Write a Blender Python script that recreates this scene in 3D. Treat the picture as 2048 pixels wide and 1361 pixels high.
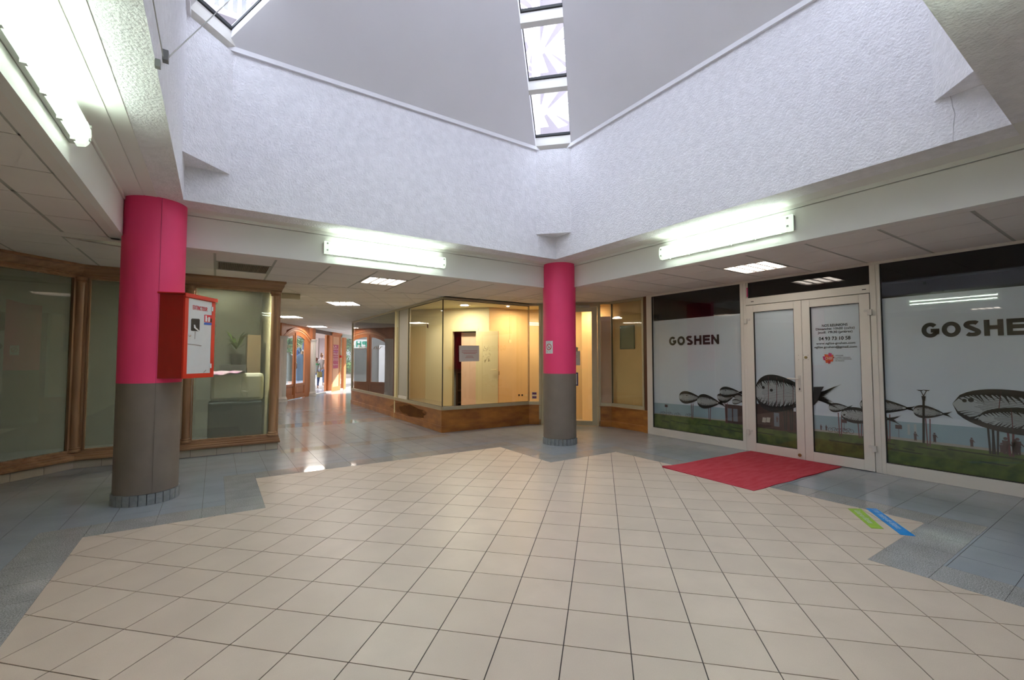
import bpy, bmesh, math, random
from mathutils import Vector, Matrix
random.seed(7)
PI = math.pi
scn = bpy.context.scene
COL = scn.collection
for o in list(bpy.data.objects):
    bpy.data.objects.remove(o)

# ------------------------------------------------------------------ camera
EYE = 1.33
FPX, CXP, CYP, HORIZON = 889.5, 1024.0, 680.5, 720.3
PITCH = math.atan((HORIZON - CYP) / FPX)
YAW = math.radians(33.62)
cam = bpy.data.objects.new('camera', bpy.data.cameras.new('camera'))
COL.objects.link(cam)
cam.location = (0, 0, EYE)
cam.rotation_euler = (PI / 2 + PITCH, 0, -YAW)
cam.data.sensor_width = 36
cam.data.lens = FPX / 2048 * 36
cam.data.clip_start = 0.05
cam.data.clip_end = 300
scn.camera = cam

# ------------------------------------------------------------------ world, sun, exposure
scn.view_settings.view_transform = 'Standard'
scn.view_settings.look = 'None'
scn.view_settings.gamma = 1
scn.view_settings.use_curve_mapping = False
scn.view_settings.exposure = 0.88
scn.cycles.max_bounces = 8
scn.cycles.diffuse_bounces = 5
scn.cycles.glossy_bounces = 4
scn.cycles.transmission_bounces = 4
scn.cycles.transparent_max_bounces = 16
scn.cycles.sample_clamp_indirect = 6
scn.cycles.use_denoising = True
scn.cycles.caustics_reflective = False
scn.cycles.caustics_refractive = False

w = bpy.data.worlds.new('sky')
scn.world = w
w.use_nodes = True
bg = w.node_tree.nodes['Background']
bg.inputs[0].default_value = (0.80, 0.86, 1.0, 1)
bg.inputs[1].default_value = 6.6

def lamp(name, kind, loc, energy, color=(1, 1, 1), **kw):
    d = bpy.data.lights.new(name, kind)
    d.energy = energy
    d.color = color
    o = bpy.data.objects.new(name, d)
    COL.objects.link(o)
    o.location = loc
    for k, v in kw.items():
        if hasattr(d, k): setattr(d, k, v)
        else: setattr(o, k, v)
    return o

sun = lamp('sun', 'SUN', (20, 18, 20), 9.0, (1.0, 0.93, 0.82), angle=0.01)
sun.rotation_euler = Vector((-0.70, -0.16, -0.66)).to_track_quat('-Z', 'Y').to_euler()

# ------------------------------------------------------------------ sight lines (a sighted pixel meets a real plane)
_F = Vector((math.sin(YAW), math.cos(YAW), 0)); _R = Vector((math.cos(YAW), -math.sin(YAW), 0)); _U = Vector((0, 0, 1))
_fw = _F * math.cos(PITCH) + _U * math.sin(PITCH); _up = -_F * math.sin(PITCH) + _U * math.cos(PITCH)
EYEV = Vector((0, 0, EYE))
def ray(x, y): return _fw * FPX + _R * (x - CXP) - _up * (y - CYP)
def on_z(x, y, z=0):
    d = ray(x, y); return EYEV + d * ((z - EYE) / d.z)
def on_x(x, y, X):
    d = ray(x, y); return EYEV + d * (X / d.x)
def on_y(x, y, Y):
    d = ray(x, y); return EYEV + d * (Y / d.y)
def seen(p):
    """camera pixel and depth of a world point"""
    d = Vector(p) - EYEV; z = d.dot(_fw)
    if z < 0.05: return None
    return CXP + FPX * d.dot(_R) / z, CYP - FPX * d.dot(_up) / z, z

# ------------------------------------------------------------------ materials
def mat(name, col, rough=0.6, metal=0.0, spec=0.5, noise=0, nscale=10, nvec=(1, 1, 1), col2=None, bump=0, bscale=60,
        bdetail=4, emit=None, estr=0, speckle=0, sscale=400, coat=0, bdist=0.01):
    m = bpy.data.materials.new(name); m.use_nodes = True
    nt = m.node_tree; b = nt.nodes['Principled BSDF']; L = nt.links.new
    def s(k, v):
        if k in b.inputs: b.inputs[k].default_value = v
    s('Base Color', (*col, 1)); s('Roughness', rough); s('Metallic', metal); s('Specular IOR Level', spec); s('Coat Weight', coat)
    if coat: s('Coat Roughness', 0.15)
    tc = nt.nodes.new('ShaderNodeTexCoord')
    if noise or speckle:
        mp = nt.nodes.new('ShaderNodeMapping'); mp.inputs['Scale'].default_value = nvec; L(tc.outputs['Object'], mp.inputs[0])
        n = nt.nodes.new('ShaderNodeTexNoise'); n.inputs['Scale'].default_value = nscale; n.inputs['Detail'].default_value = 5
        L(mp.outputs[0], n.inputs['Vector'])
        r = nt.nodes.new('ShaderNodeValToRGB')
        c2 = col2 or tuple(c * (1 - noise) for c in col)
        r.color_ramp.elements[0].position = 0.32; r.color_ramp.elements[0].color = (*c2, 1)
        r.color_ramp.elements[1].position = 0.68; r.color_ramp.elements[1].color = (*col, 1)
        L(n.outputs['Fac'], r.inputs[0]); out = r.outputs[0]
        if speckle:
            n2 = nt.nodes.new('ShaderNodeTexNoise'); n2.inputs['Scale'].default_value = sscale; n2.inputs['Detail'].default_value = 2
            L(tc.outputs['Object'], n2.inputs['Vector'])
            r2 = nt.nodes.new('ShaderNodeValToRGB')
            r2.color_ramp.elements[0].position = 0.35; r2.color_ramp.elements[0].color = (1 - speckle,) * 3 + (1,)
            r2.color_ramp.elements[1].position = 0.65; r2.color_ramp.elements[1].color = (1 + speckle,) * 3 + (1,)
            L(n2.outputs['Fac'], r2.inputs[0])
            mx = nt.nodes.new('ShaderNodeMix'); mx.data_type = 'RGBA'; mx.blend_type = 'MULTIPLY'; mx.inputs[0].default_value = 1
            L(out, mx.inputs[6]); L(r2.outputs[0], mx.inputs[7]); out = mx.outputs[2]
        L(out, b.inputs['Base Color'])
    if bump:
        n3 = nt.nodes.new('ShaderNodeTexNoise'); n3.inputs['Scale'].default_value = bscale; n3.inputs['Detail'].default_value = bdetail
        L(tc.outputs['Object'], n3.inputs['Vector'])
        bp = nt.nodes.new('ShaderNodeBump'); bp.inputs['Strength'].default_value = bump; bp.inputs['Distance'].default_value = bdist
        L(n3.outputs['Fac'], bp.inputs['Height']); L(bp.outputs[0], b.inputs['Normal'])
    if emit:
        s('Emission Color', (*emit, 1)); s('Emission Strength', estr)
    return m

def srgb(r, g, b):
    f = lambda c: (c / 255 / 12.92) if c <= 10 else ((c / 255 + 0.055) / 1.055) ** 2.4
    return (f(r), f(g), f(b))

def glass_mat(name, tint=(1, 1, 1), gain=1.0, ior=1.5, rough=0.0, body=0.0, body_col=(0.3, 0.33, 0.3)):
    """window pane: sees straight through, mirrors by Fresnel on its outer faces; body = share of diffuse frosting"""
    m = bpy.data.materials.new(name); m.use_nodes = True
    nt = m.node_tree; nt.nodes.clear(); L = nt.links.new
    out = nt.nodes.new('ShaderNodeOutputMaterial')
    tr = nt.nodes.new('ShaderNodeBsdfTransparent'); tr.inputs[0].default_value = (*tint, 1)
    gl = nt.nodes.new('ShaderNodeBsdfGlossy'); gl.inputs['Roughness'].default_value = rough
    fr = nt.nodes.new('ShaderNodeFresnel'); fr.inputs[0].default_value = ior
    ge = nt.nodes.new('ShaderNodeNewGeometry')
    sub = nt.nodes.new('ShaderNodeMath'); sub.operation = 'SUBTRACT'; sub.inputs[0].default_value = 1
    L(ge.outputs['Backfacing'], sub.inputs[1])
    mu = nt.nodes.new('ShaderNodeMath'); mu.operation = 'MULTIPLY'; L(fr.outputs[0], mu.inputs[0]); L(sub.outputs[0], mu.inputs[1])
    mg = nt.nodes.new('ShaderNodeMath'); mg.operation = 'MULTIPLY'; mg.use_clamp = True; mg.inputs[1].default_value = gain; L(mu.outputs[0], mg.inputs[0])
    base = tr.outputs[0]
    if body:
        df = nt.nodes.new('ShaderNodeBsdfDiffuse'); df.inputs[0].default_value = (*body_col, 1)
        m1 = nt.nodes.new('ShaderNodeMixShader'); m1.inputs[0].default_value = body
        L(tr.outputs[0], m1.inputs[1]); L(df.outputs[0], m1.inputs[2]); base = m1.outputs[0]
    mx = nt.nodes.new('ShaderNodeMixShader'); L(mg.outputs[0], mx.inputs[0]); L(base, mx.inputs[1]); L(gl.outputs[0], mx.inputs[2])
    L(mx.outputs[0], out.inputs[0])
    return m

M = dict(
    beige=mat('beige ceramic', (0.56, 0.47, 0.385), 0.38, noise=0.08, nscale=3.0, speckle=0.05, sscale=300, bump=0.05, bscale=20),
    beige2=mat('beige ceramic paler', (0.59, 0.495, 0.405), 0.38, noise=0.1, nscale=4.0, speckle=0.05, sscale=300, bump=0.05, bscale=20),
    granite=mat('polished grey granite', (0.33, 0.33, 0.325), 0.06, noise=0.15, nscale=6, speckle=0.38, sscale=150),
    blue=mat('blue grey stoneware', (0.30, 0.33, 0.365), 0.17, noise=0.12, nscale=3, speckle=0.06, sscale=250),
    grout=mat('dark grout', (0.06, 0.05, 0.045), 0.9),
    stucco=mat('white roughcast', (0.84, 0.82, 0.85), 0.9, noise=0.10, nscale=14, bump=0.8, bscale=54, bdetail=7, bdist=0.014),
    paint=mat('white paint', (0.78, 0.77, 0.74), 0.75, noise=0.04, nscale=2),
    fine=mat('finely textured white paint', (0.74, 0.73, 0.70), 0.85, bump=0.12, bscale=160, bdist=0.004),
    roof=mat('matt white roof lining', (0.80, 0.78, 0.80), 0.85, noise=0.04, nscale=1.5),
    ctile=mat('mineral ceiling tile', (0.80, 0.76, 0.72), 0.95, noise=0.07, nscale=1.5, bump=0.25, bscale=260, bdist=0.003),
    cgrid=mat('ceiling grid metal', (0.42, 0.42, 0.37), 0.6),
    dark=mat('dark void', (0.012, 0.012, 0.014), 0.9),
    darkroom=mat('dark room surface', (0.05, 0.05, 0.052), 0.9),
    pink=mat('magenta paint', (0.88, 0.05, 0.185), 0.55, noise=0.06, nscale=3, bump=0.15, bscale=220, bdist=0.004),
    taupe=mat('taupe paint', (0.20, 0.165, 0.135), 0.55, noise=0.14, nscale=5, bump=0.15, bscale=220, bdist=0.004),
    basetile=mat('grey skirting tile', (0.25, 0.27, 0.28), 0.35, noise=0.25, nscale=30),
    oldtile=mat('bare mortar patch', (0.38, 0.36, 0.33), 0.9, noise=0.3, nscale=40),
    oak=mat('varnished oak', srgb(176, 138, 102), 0.42, noise=1, nscale=14, nvec=(1, 1, 0.09), col2=srgb(142, 104, 72), coat=0.25),
    oakh=mat('varnished oak laid flat', srgb(174, 136, 100), 0.42, noise=1, nscale=14, nvec=(0.09, 1, 1), col2=srgb(138, 100, 70), coat=0.25),
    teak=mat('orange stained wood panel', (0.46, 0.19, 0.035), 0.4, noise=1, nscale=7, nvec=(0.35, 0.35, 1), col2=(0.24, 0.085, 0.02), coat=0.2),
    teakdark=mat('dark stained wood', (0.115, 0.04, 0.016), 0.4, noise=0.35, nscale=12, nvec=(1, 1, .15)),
    plinth=mat('cream skirting tile', (0.56, 0.50, 0.40), 0.5, noise=0.1, nscale=6),
    plinthgap=mat('skirting joint', (0.2, 0.15, 0.12), 0.9),
    alu=mat('champagne anodised aluminium', (0.50, 0.46, 0.33), 0.38, metal=0.35, noise=0.05, nscale=8),
    white=mat('white lacquered aluminium', (0.72, 0.69, 0.64), 0.38, noise=0.03, nscale=3),
    whitedim=mat('off white plastic', (0.62, 0.60, 0.55), 0.45),
    gasket=mat('black rubber gasket', (0.02, 0.02, 0.02), 0.7),
    hinge=mat('white hinge metal', (0.62, 0.60, 0.57), 0.4),
    brass=mat('dull brass', (0.35, 0.27, 0.12), 0.35, metal=0.8),
    chrome=mat('chrome', (0.7, 0.7, 0.7), 0.2, metal=1),
    carpet=mat('red felt carpet', (0.38, 0.014, 0.034), 0.95, noise=0.2, nscale=9, nvec=(.5, 2, 1), col2=(0.44, 0.05, 0.07), bump=0.4, bscale=400, bdist=0.004),
    black=mat('black print', (0.015, 0.014, 0.016), 0.5),
    cabred=mat('red enamel', (0.36, 0.008, 0.008), 0.28, noise=0.1, nscale=6, coat=0.3),
    cabtrim=mat('bright red enamel', (0.60, 0.022, 0.014), 0.32),
    cabwhite=mat('white enamel', (0.62, 0.66, 0.68), 0.3, noise=0.04, nscale=12),
    printred=mat('red print', (0.60, 0.03, 0.05), 0.5),
    printblue=mat('blue print', (0.015, 0.10, 0.48), 0.5),
    printorange=mat('orange print', (0.80, 0.11, 0.03), 0.5),
    printmag=mat('magenta print', (0.62, 0.05, 0.20), 0.5),
    paper=mat('white paper', (0.72, 0.72, 0.72), 0.8),
    glass=glass_mat('clear shop glass', (0.97, 0.98, 0.96), 1.9),
    glassoak=glass_mat('clear glass of the oak shopfront', (0.96, 0.98, 0.95), 1.1),
    glassdark=glass_mat('printed shop glass', (0.97, 0.98, 0.98), 1.7),
    skyglass=glass_mat('skylight glass', (0.93, 0.95, 0.97), 1.0, body=0.04, body_col=(0.8, 0.8, 0.8)),
    frosted=glass_mat('frosted window film', (0.84, 0.85, 0.81), 0.0, body=0.40, body_col=(0.42, 0.42, 0.37)),
    tube=mat('lit fluorescent diffuser', (0.9, 0.9, 0.9), 0.4, emit=(0.86, 1.0, 0.88), estr=22),
    diffuser=glass_mat('clear ribbed diffuser', (0.93, 0.97, 0.93), 0.8, body=0.42, body_col=(0.85, 0.88, 0.85)),
    tubecap=mat('clear diffuser end', (0.62, 0.66, 0.58), 0.25, emit=(0.8, 1.0, 0.8), estr=0.5),
    fixture=mat('grey luminaire body', (0.45, 0.45, 0.42), 0.5),
    troff=mat('lit troffer panel', (0.9, 0.9, 0.9), 0.4, emit=(1.0, 0.90, 0.80), estr=6),
    troffpass=mat('lit passage troffer panel', (0.9, 0.9, 0.9), 0.4, emit=(1.0, 0.90, 0.80), estr=20),
    louvre=mat('bright louvre blade', (0.55, 0.50, 0.45), 0.4),
    downlight=mat('lit downlight', (1, 1, 1), 0.4, emit=(1, 0.86, 0.95), estr=25),
    warmwall=mat('ochre emulsion wall', (0.72, 0.52, 0.28), 0.8, noise=0.06, nscale=2),
    creamwall=mat('cream emulsion wall', (0.74, 0.67, 0.42), 0.8, noise=0.05, nscale=2),
    pinkboard=mat('salmon board', (0.74, 0.52, 0.38), 0.8),
    tanboard=mat('tan fibreboard', (0.74, 0.53, 0.25), 0.9, noise=0.05, nscale=4),
    doorcream=mat('cream painted door', (0.70, 0.62, 0.36), 0.55),
    graywall=mat('grey plaster', (0.42, 0.41, 0.37), 0.9),
    stone=mat('fluted white column paint', (0.62, 0.60, 0.58), 0.6),
    orangewood=mat('honey stained joinery', (0.52, 0.17, 0.05), 0.5, noise=0.2, nscale=10, nvec=(1, 1, .1)),
    orangepanel=mat('pale honey panel', (0.66, 0.33, 0.17), 0.5, noise=0.1, nscale=8, nvec=(1, 1, .1)),
    pavement=mat('pale paving', (0.50, 0.46, 0.43), 0.9, noise=0.15, nscale=2),
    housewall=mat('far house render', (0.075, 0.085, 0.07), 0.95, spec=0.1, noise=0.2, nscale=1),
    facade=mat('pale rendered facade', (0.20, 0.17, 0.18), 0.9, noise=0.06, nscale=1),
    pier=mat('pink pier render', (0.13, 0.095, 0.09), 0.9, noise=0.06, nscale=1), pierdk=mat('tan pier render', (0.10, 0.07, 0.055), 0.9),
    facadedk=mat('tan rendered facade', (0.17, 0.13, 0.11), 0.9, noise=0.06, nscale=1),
    leaf=mat('yellow green leaf', (0.10, 0.20, 0.02), 0.6, noise=0.5, nscale=20),  # yellower green for the hedge, one tree and the pot plant
    leafdk=mat('tree leaf', (0.05, 0.11, 0.025), 0.6, noise=0.5, nscale=10),
    bark=mat('bark', (0.15, 0.10, 0.07), 0.9),
    block=mat('cream limestone block', (0.32, 0.26, 0.22), 0.9, noise=0.1, nscale=6),
)

# ------------------------------------------------------------------ mesh builder
class Fr:
    """plan frame along a wall line: s along, n out of the wall towards ref"""
    def __init__(s, p0, p1, ref=(2, 3)):
        s.p = Vector((p0[0], p0[1])); d = Vector((p1[0], p1[1])) - s.p; s.len = d.length; s.d = d / s.len
        n = Vector((-s.d.y, s.d.x))
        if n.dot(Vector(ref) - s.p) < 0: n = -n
        s.n = n
    def at(s, a, b, z): 
        q = s.p + s.d * a + s.n * b; return Vector((q.x, q.y, z))
    def sight(s, x, y):
        """(s, z) where the sight line through a pixel meets this wall"""
        d = ray(x, y); n3 = Vector((s.n.x, s.n.y, 0)); p3 = Vector((s.p.x, s.p.y, 0))
        h = EYEV + d * ((p3 - EYEV).dot(n3) / d.dot(n3))
        return (Vector((h.x, h.y)) - s.p).dot(s.d), h.z

class MB:
    def __init__(s): s.v = []; s.f = []
    def add(s, vs, fs):
        k = len(s.v); s.v += [tuple(v) for v in vs]; s.f += [tuple(i + k for i in f) for f in fs]; return s
    def hexa(s, p):   # 8 corners: bottom ring 0-3, top ring 4-7
        return s.add(p, [(0, 3, 2, 1), (4, 5, 6, 7), (0, 1, 5, 4), (1, 2, 6, 5), (2, 3, 7, 6), (3, 0, 4, 7)])
    def box(s, x0, y0, z0, x1, y1, z1):
        return s.hexa([(x0, y0, z0), (x1, y0, z0), (x1, y1, z0), (x0, y1, z0), (x0, y0, z1), (x1, y0, z1), (x1, y1, z1), (x0, y1, z1)])
    def fbox(s, fr, s0, s1, n0, n1, z0, z1):
        q = [(s0, n0), (s1, n0), (s1, n1), (s0, n1)]
        return s.hexa([fr.at(a, b, z0) for a, b in q] + [fr.at(a, b, z1) for a, b in q])
    def prism(s, poly, z0, z1):
        n = len(poly)
        a = sum(poly[i][0] * poly[(i + 1) % n][1] - poly[(i + 1) % n][0] * poly[i][1] for i in range(n))
        if a < 0: poly = poly[::-1]
        return s.add([(p[0], p[1], z0) for p in poly] + [(p[0], p[1], z1) for p in poly],
                     [tuple(range(n - 1, -1, -1)), tuple(range(n, 2 * n))] + [(i, (i + 1) % n, n + (i + 1) % n, n + i) for i in range(n)])
    def fprism(s, fr, poly, n0, n1):   # polygon in (s, z), extruded along n
        n = len(poly)
        return s.add([fr.at(a, n0, z) for a, z in poly] + [fr.at(a, n1, z) for a, z in poly],
                     [tuple(range(n - 1, -1, -1)), tuple(range(n, 2 * n))] + [(i, (i + 1) % n, n + (i + 1) % n, n + i) for i in range(n)])
    def sweep(s, fr, prof, s0, s1):    # closed profile [(n, z)] extruded along s
        n = len(prof)
        return s.add([fr.at(s0, b, z) for b, z in prof] + [fr.at(s1, b, z) for b, z in prof],
                     [tuple(range(n - 1, -1, -1)), tuple(range(n, 2 * n))] + [(i, (i + 1) % n, n + (i + 1) % n, n + i) for i in range(n)])
    def lathe(s, cx, cy, prof, seg=32, a0=0, a1=2 * PI):   # prof [(r, z)]
        full = abs(a1 - a0 - 2 * PI) < 1e-6; m = seg if full else seg + 1; k = len(s.v)
        for r, z in prof:
            for i in range(m):
                a = a0 + (a1 - a0) * i / seg; s.v.append((cx + r * math.cos(a), cy + r * math.sin(a), z))
        for j in range(len(prof) - 1):
            for i in range(seg):
                i2 = (i + 1) % m; s.f.append((k + j * m + i, k + j * m + i2, k + (j + 1) * m + i2, k + (j + 1) * m + i))
        if full:
            s.f.append(tuple(k + i for i in range(m - 1, -1, -1))); s.f.append(tuple(k + (len(prof) - 1) * m + i for i in range(m)))
        return s
    def tube(s, pts, r, seg=8):
        pts = [Vector(p) for p in pts]; k = len(s.v)
        for i, p in enumerate(pts):
            t = (pts[min(i + 1, len(pts) - 1)] - pts[max(i - 1, 0)]).normalized()
            u = t.cross(Vector((0, 0, 1)) if abs(t.z) < 0.9 else Vector((1, 0, 0))).normalized(); v = t.cross(u)
            rr = r[i] if isinstance(r, (list, tuple)) else r
            for j in range(seg):
                a = 2 * PI * j / seg; s.v.append(tuple(p + (u * math.cos(a) + v * math.sin(a)) * rr))
        for i in range(len(pts) - 1):
            for j in range(seg):
                j2 = (j + 1) % seg; s.f.append((k + i * seg + j, k + i * seg + j2, k + (i + 1) * seg + j2, k + (i + 1) * seg + j))
        s.f.append(tuple(k + j for j in range(seg - 1, -1, -1))); s.f.append(tuple(k + (len(pts) - 1) * seg + j for j in range(seg)))
        return s
    def quad(s, a, b, c, d): return s.add([a, b, c, d], [(0, 1, 2, 3)])
    def poly(s, vs): return s.add(vs, [tuple(range(len(vs)))])
    def build(s, name, m, parent=None, kind=None, label=None, smooth=False, bevel=0, fix=True):
        me = bpy.data.meshes.new(name); me.from_pydata(s.v, [], s.f)
        if fix or bevel:
            bm = bmesh.new(); bm.from_mesh(me)
            if fix: bmesh.ops.recalc_face_normals(bm, faces=bm.faces)
            bm.to_mesh(me); bm.free()
        me.materials.append(M[m] if isinstance(m, str) else m)
        if smooth:
            for p in me.polygons: p.use_smooth = True
            try: me.set_sharp_from_angle(angle=math.radians(40))
            except Exception: pass
        o = bpy.data.objects.new(name, me); COL.objects.link(o)
        if parent is not None:
            o.parent = parent
            if parent.type == 'EMPTY' and not parent.get('_local'): o.matrix_parent_inverse = Matrix.Translation(-parent.location)
        if kind: o['kind'] = kind
        if label: o['label'] = label
        if bevel:
            b = o.modifiers.new('bevel', 'BEVEL'); b.width = bevel; b.segments = 2; b.limit_method = 'ANGLE'
        return o

def tag(o, label, cat, group=None):
    o['label'] = label; o['category'] = cat
    if group: o['group'] = group
    return o
def thing(name, label, cat, loc, group=None):
    o = bpy.data.objects.new(name, None); COL.objects.link(o); o.location = loc; o.empty_display_size = 0.1
    return tag(o, label, cat, group)

def text_mesh(name, txt, m, fr=None, s0=0, z0=0, width=None, height=0.1, n=0.0, parent=None, flip=False, bold=0.0, matrix=None, label=None, align='LEFT', skew=0):
    """flat lettering; local x along s, y along z. s0,z0 = lower left as read; width fits the line"""
    cu = bpy.data.curves.new(name, 'FONT'); cu.body = txt; cu.size = 1.0; cu.offset = bold; cu.extrude = 0; cu.resolution_u = 3
    if skew: cu.shear = skew
    ob = bpy.data.objects.new(name, cu); COL.objects.link(ob)
    dg = bpy.context.evaluated_depsgraph_get(); dg.update()
    me = bpy.data.meshes.new_from_object(ob.evaluated_get(dg))
    bpy.data.objects.remove(ob)
    xs = [v.co.x for v in me.vertices]; ys = [v.co.y for v in me.vertices]
    if not xs: return None
    x0, x1, y0, y1 = min(xs), max(xs), min(ys), max(ys)
    sx = width / (x1 - x0) if width else height / 0.7; sy = height / max(y1 - y0, 1e-6)
    for v in me.vertices:
        a = (v.co.x - x0) * sx; b = (v.co.y - y0) * sy
        if fr is not None:
            v.co = fr.at(s0 + a, n, z0 + b)
        else:
            v.co = matrix @ Vector((s0 + a, z0 + b, n))
    me.materials.clear(); me.materials.append(M[m] if isinstance(m, str) else m)
    o = bpy.data.objects.new(name, me); COL.objects.link(o)
    if parent is not None:
        o.parent = parent
        if parent.type == 'EMPTY': o.matrix_parent_inverse = Matrix.Translation(-parent.location)
    if label: o['label'] = label
    return o

def clip(poly, region):
    """Sutherland-Hodgman: convex region, counter-clockwise"""
    n = len(region)
    if sum(region[i][0] * region[(i + 1) % n][1] - region[(i + 1) % n][0] * region[i][1] for i in range(n)) < 0: region = region[::-1]
    out = list(poly)
    for i in range(n):
        a, b = region[i], region[(i + 1) % n]; inp = out; out = []
        if not inp: return []
        side = lambda p: (b[0] - a[0]) * (p[1] - a[1]) - (b[1] - a[1]) * (p[0] - a[0])
        for j in range(len(inp)):
            p, q = inp[j], inp[(j + 1) % len(inp)]; sp, sq = side(p), side(q)
            if sp >= 0: out.append(p)
            if (sp > 0 > sq) or (sp < 0 < sq):
                t = sp / (sp - sq); out.append((p[0] + (q[0] - p[0]) * t, p[1] + (q[1] - p[1]) * t))
    return out
def area(p):
    return abs(sum(p[i][0] * p[(i + 1) % len(p)][1] - p[(i + 1) % len(p)][0] * p[i][1] for i in range(len(p)))) / 2

def lay(tiles, name, mats, parent, z0, z1, limit=290, z_seen=None):
    """tiles: list of lists of convex polygons. Those that show largest become parts, the rest one 'stuff' part"""
    rated = []
    for t in tiles:
        cx = sum(p[0] for q in t for p in q) / sum(len(q) for q in t); cy = sum(p[1] for q in t for p in q) / sum(len(q) for q in t)
        s = seen((cx, cy, z1 if z_seen is None else z_seen)); r = 0
        if s and -120 < s[0] < 2168 and -80 < s[1] < 1440: r = sum(area(q) for q in t) / s[2] ** 3
        rated.append((r, t))
    rated.sort(key=lambda a: -a[0])
    rest = MB()
    for i, (r, t) in enumerate(rated):
        if i < limit and r > 0.000025:
            b = MB()
            for q in t: b.prism(q, z0, z1)
            b.build(name, mats[(i * 7) % len(mats)], parent)
        else:
            for q in t: rest.prism(q, z0, z1)
    if rest.v: rest.build(name, mats[0], parent, kind='stuff')

def arc(cx, cy, rx, ry, a0, a1, n=10):
    return [(cx + rx * math.cos(math.radians(a0 + (a1 - a0) * i / n)), cy + ry * math.sin(math.radians(a0 + (a1 - a0) * i / n))) for i in range(n + 1)]
def glyph(c, t):
    """centre lines of a bold grotesque capital in a unit-high box; returns (advance, strokes)"""
    h = t / 2; W_ = {'G': .76, 'O': .78, 'S': .68, 'H': .72, 'E': .66, 'N': .72, 'X': .68, 'T': .64, 'I': .22, 'C': .72, 'U': .72, 'R': .72, 'F': .62, 'P': .68}[c]
    a, b = W_ / 2 - h, .5 - h; m = W_ / 2
    if c == 'O': st = [arc(m, .5, a, b, 0, 360, 28)]
    elif c == 'G': st = [arc(m, .5, a, b, 42, 335, 22), [(m + a, .30), (m + a, .50), (m + a + h, .50)][:2], [(m + a + h * .9, .46), (m + .02, .46)], [(m + a, .22), (m + a, .50)]]
    elif c == 'C': st = [arc(m, .5, a, b, 42, 318, 22)]
    elif c == 'S': st = [arc(m, .735, a, .265 - h + .02, 30, 230, 12)[:-1] + [(m - .01, .51)] + arc(m, .265, a, .265 - h + .02, 50, -150, 12)[1:]]
    elif c == 'H': st = [[(h, 0), (h, 1)], [(W_ - h, 0), (W_ - h, 1)], [(h, .52), (W_ - h, .52)]]
    elif c == 'E': st = [[(h, 0), (h, 1)], [(h, 1 - h), (W_, 1 - h)], [(h, .52), (W_ - .04, .52)], [(h, h), (W_, h)]]
    elif c == 'F': st = [[(h, 0), (h, 1)], [(h, 1 - h), (W_, 1 - h)], [(h, .50), (W_ - .06, .50)]]
    elif c == 'N': st = [[(h, 0), (h, 1)], [(W_ - h, 0), (W_ - h, 1)], [(h * .9, 1 - h * .4), (W_ - h * .9, h * .4)]]
    elif c == 'X': st = [[(h, 0), (W_ - h, 1)], [(h, 1), (W_ - h, 0)]]
    elif c == 'T': st = [[(m, 0), (m, 1)], [(0, 1 - h), (W_, 1 - h)]]
    elif c == 'I': st = [[(m, 0), (m, 1)]]
    elif c == 'U': st = [[(h, 1), (h, .36)] + arc(m, .36, a, .36 - h, 180, 360, 10) + [(W_ - h, 1)]]
    elif c == 'P': st = [[(h, 0), (h, 1)], [(h, 1 - h), (W_ * .55, 1 - h)] + arc(W_ * .55, .72, W_ * .45 - h, .28 - h, 90, -90, 8) + [(h, .44 + h)]]
    elif c == 'R': st = [[(h, 0), (h, 1)], [(h, 1 - h), (W_ * .55, 1 - h)] + arc(W_ * .55, .74, W_ * .45 - h, .26 - h, 90, -90, 8) + [(h, .48)], [(W_ * .5, .48), (W_ - h * .9, 0)]]
    return W_, st
def stroke_text(name, txt, m, fr, s0, z0, width, height, n, parent, t=.2, label=None):
    x = 0; gap = .055; allst = []
    for c in txt:
        W_, st = glyph(c, t); allst.append((x, st)); x += W_ + gap
    sx = width / (x - gap); sz = height; b = MB(); g = parent
    for ox, st in allst:
        lb = MB()
        for line_ in st:
            L_ = [Vector(((p[0] + ox) * sx / sz, p[1])) for p in line_]; closed = (L_[0] - L_[-1]).length < 1e-5
            left, right = [], []
            for i, p in enumerate(L_):
                if closed: d0, d1 = L_[i] - L_[i - 1 if i else -2], L_[(i + 1) if i < len(L_) - 1 else 1] - L_[i]
                else: d0 = L_[i] - L_[i - 1] if i else L_[1] - L_[0]; d1 = L_[i + 1] - L_[i] if i < len(L_) - 1 else d0
                d = (d0.normalized() + d1.normalized()); d = d.normalized() if d.length > 1e-6 else d1.normalized()
                k = min(1.6, 1 / max(.5, d.dot(d1.normalized()))); w_ = Vector((-d.y, d.x)) * (t / 2) * k
                left.append(p + w_); right.append(p - w_)
            for i in range(len(L_) - 1):
                q = [left[i], right[i], right[i + 1], left[i + 1]]
                lb.add([fr.at(s0 + v.x * sz, n, z0 + max(0, min(1, v.y)) * sz) for v in q], [(0, 1, 2, 3)])
        b.add(lb.v, lb.f)
    return b.build(name, m, parent, label=label, fix=False)

# ================================================================== SETTING
CEIL, SOF, WTOP = 2.50, 2.87, 4.47
WX0, WX1, WY0, WY1 = -0.298, 4.29, 0.556, 5.25          # roof well
FX0, FX1, FY0, FY1 = -0.755, 4.75, 0.10, 5.66           # fascia box
R2 = math.sqrt(0.5)

def struct(mb, name, m, **k): return mb.build(name, m, kind='structure', **k)

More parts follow.
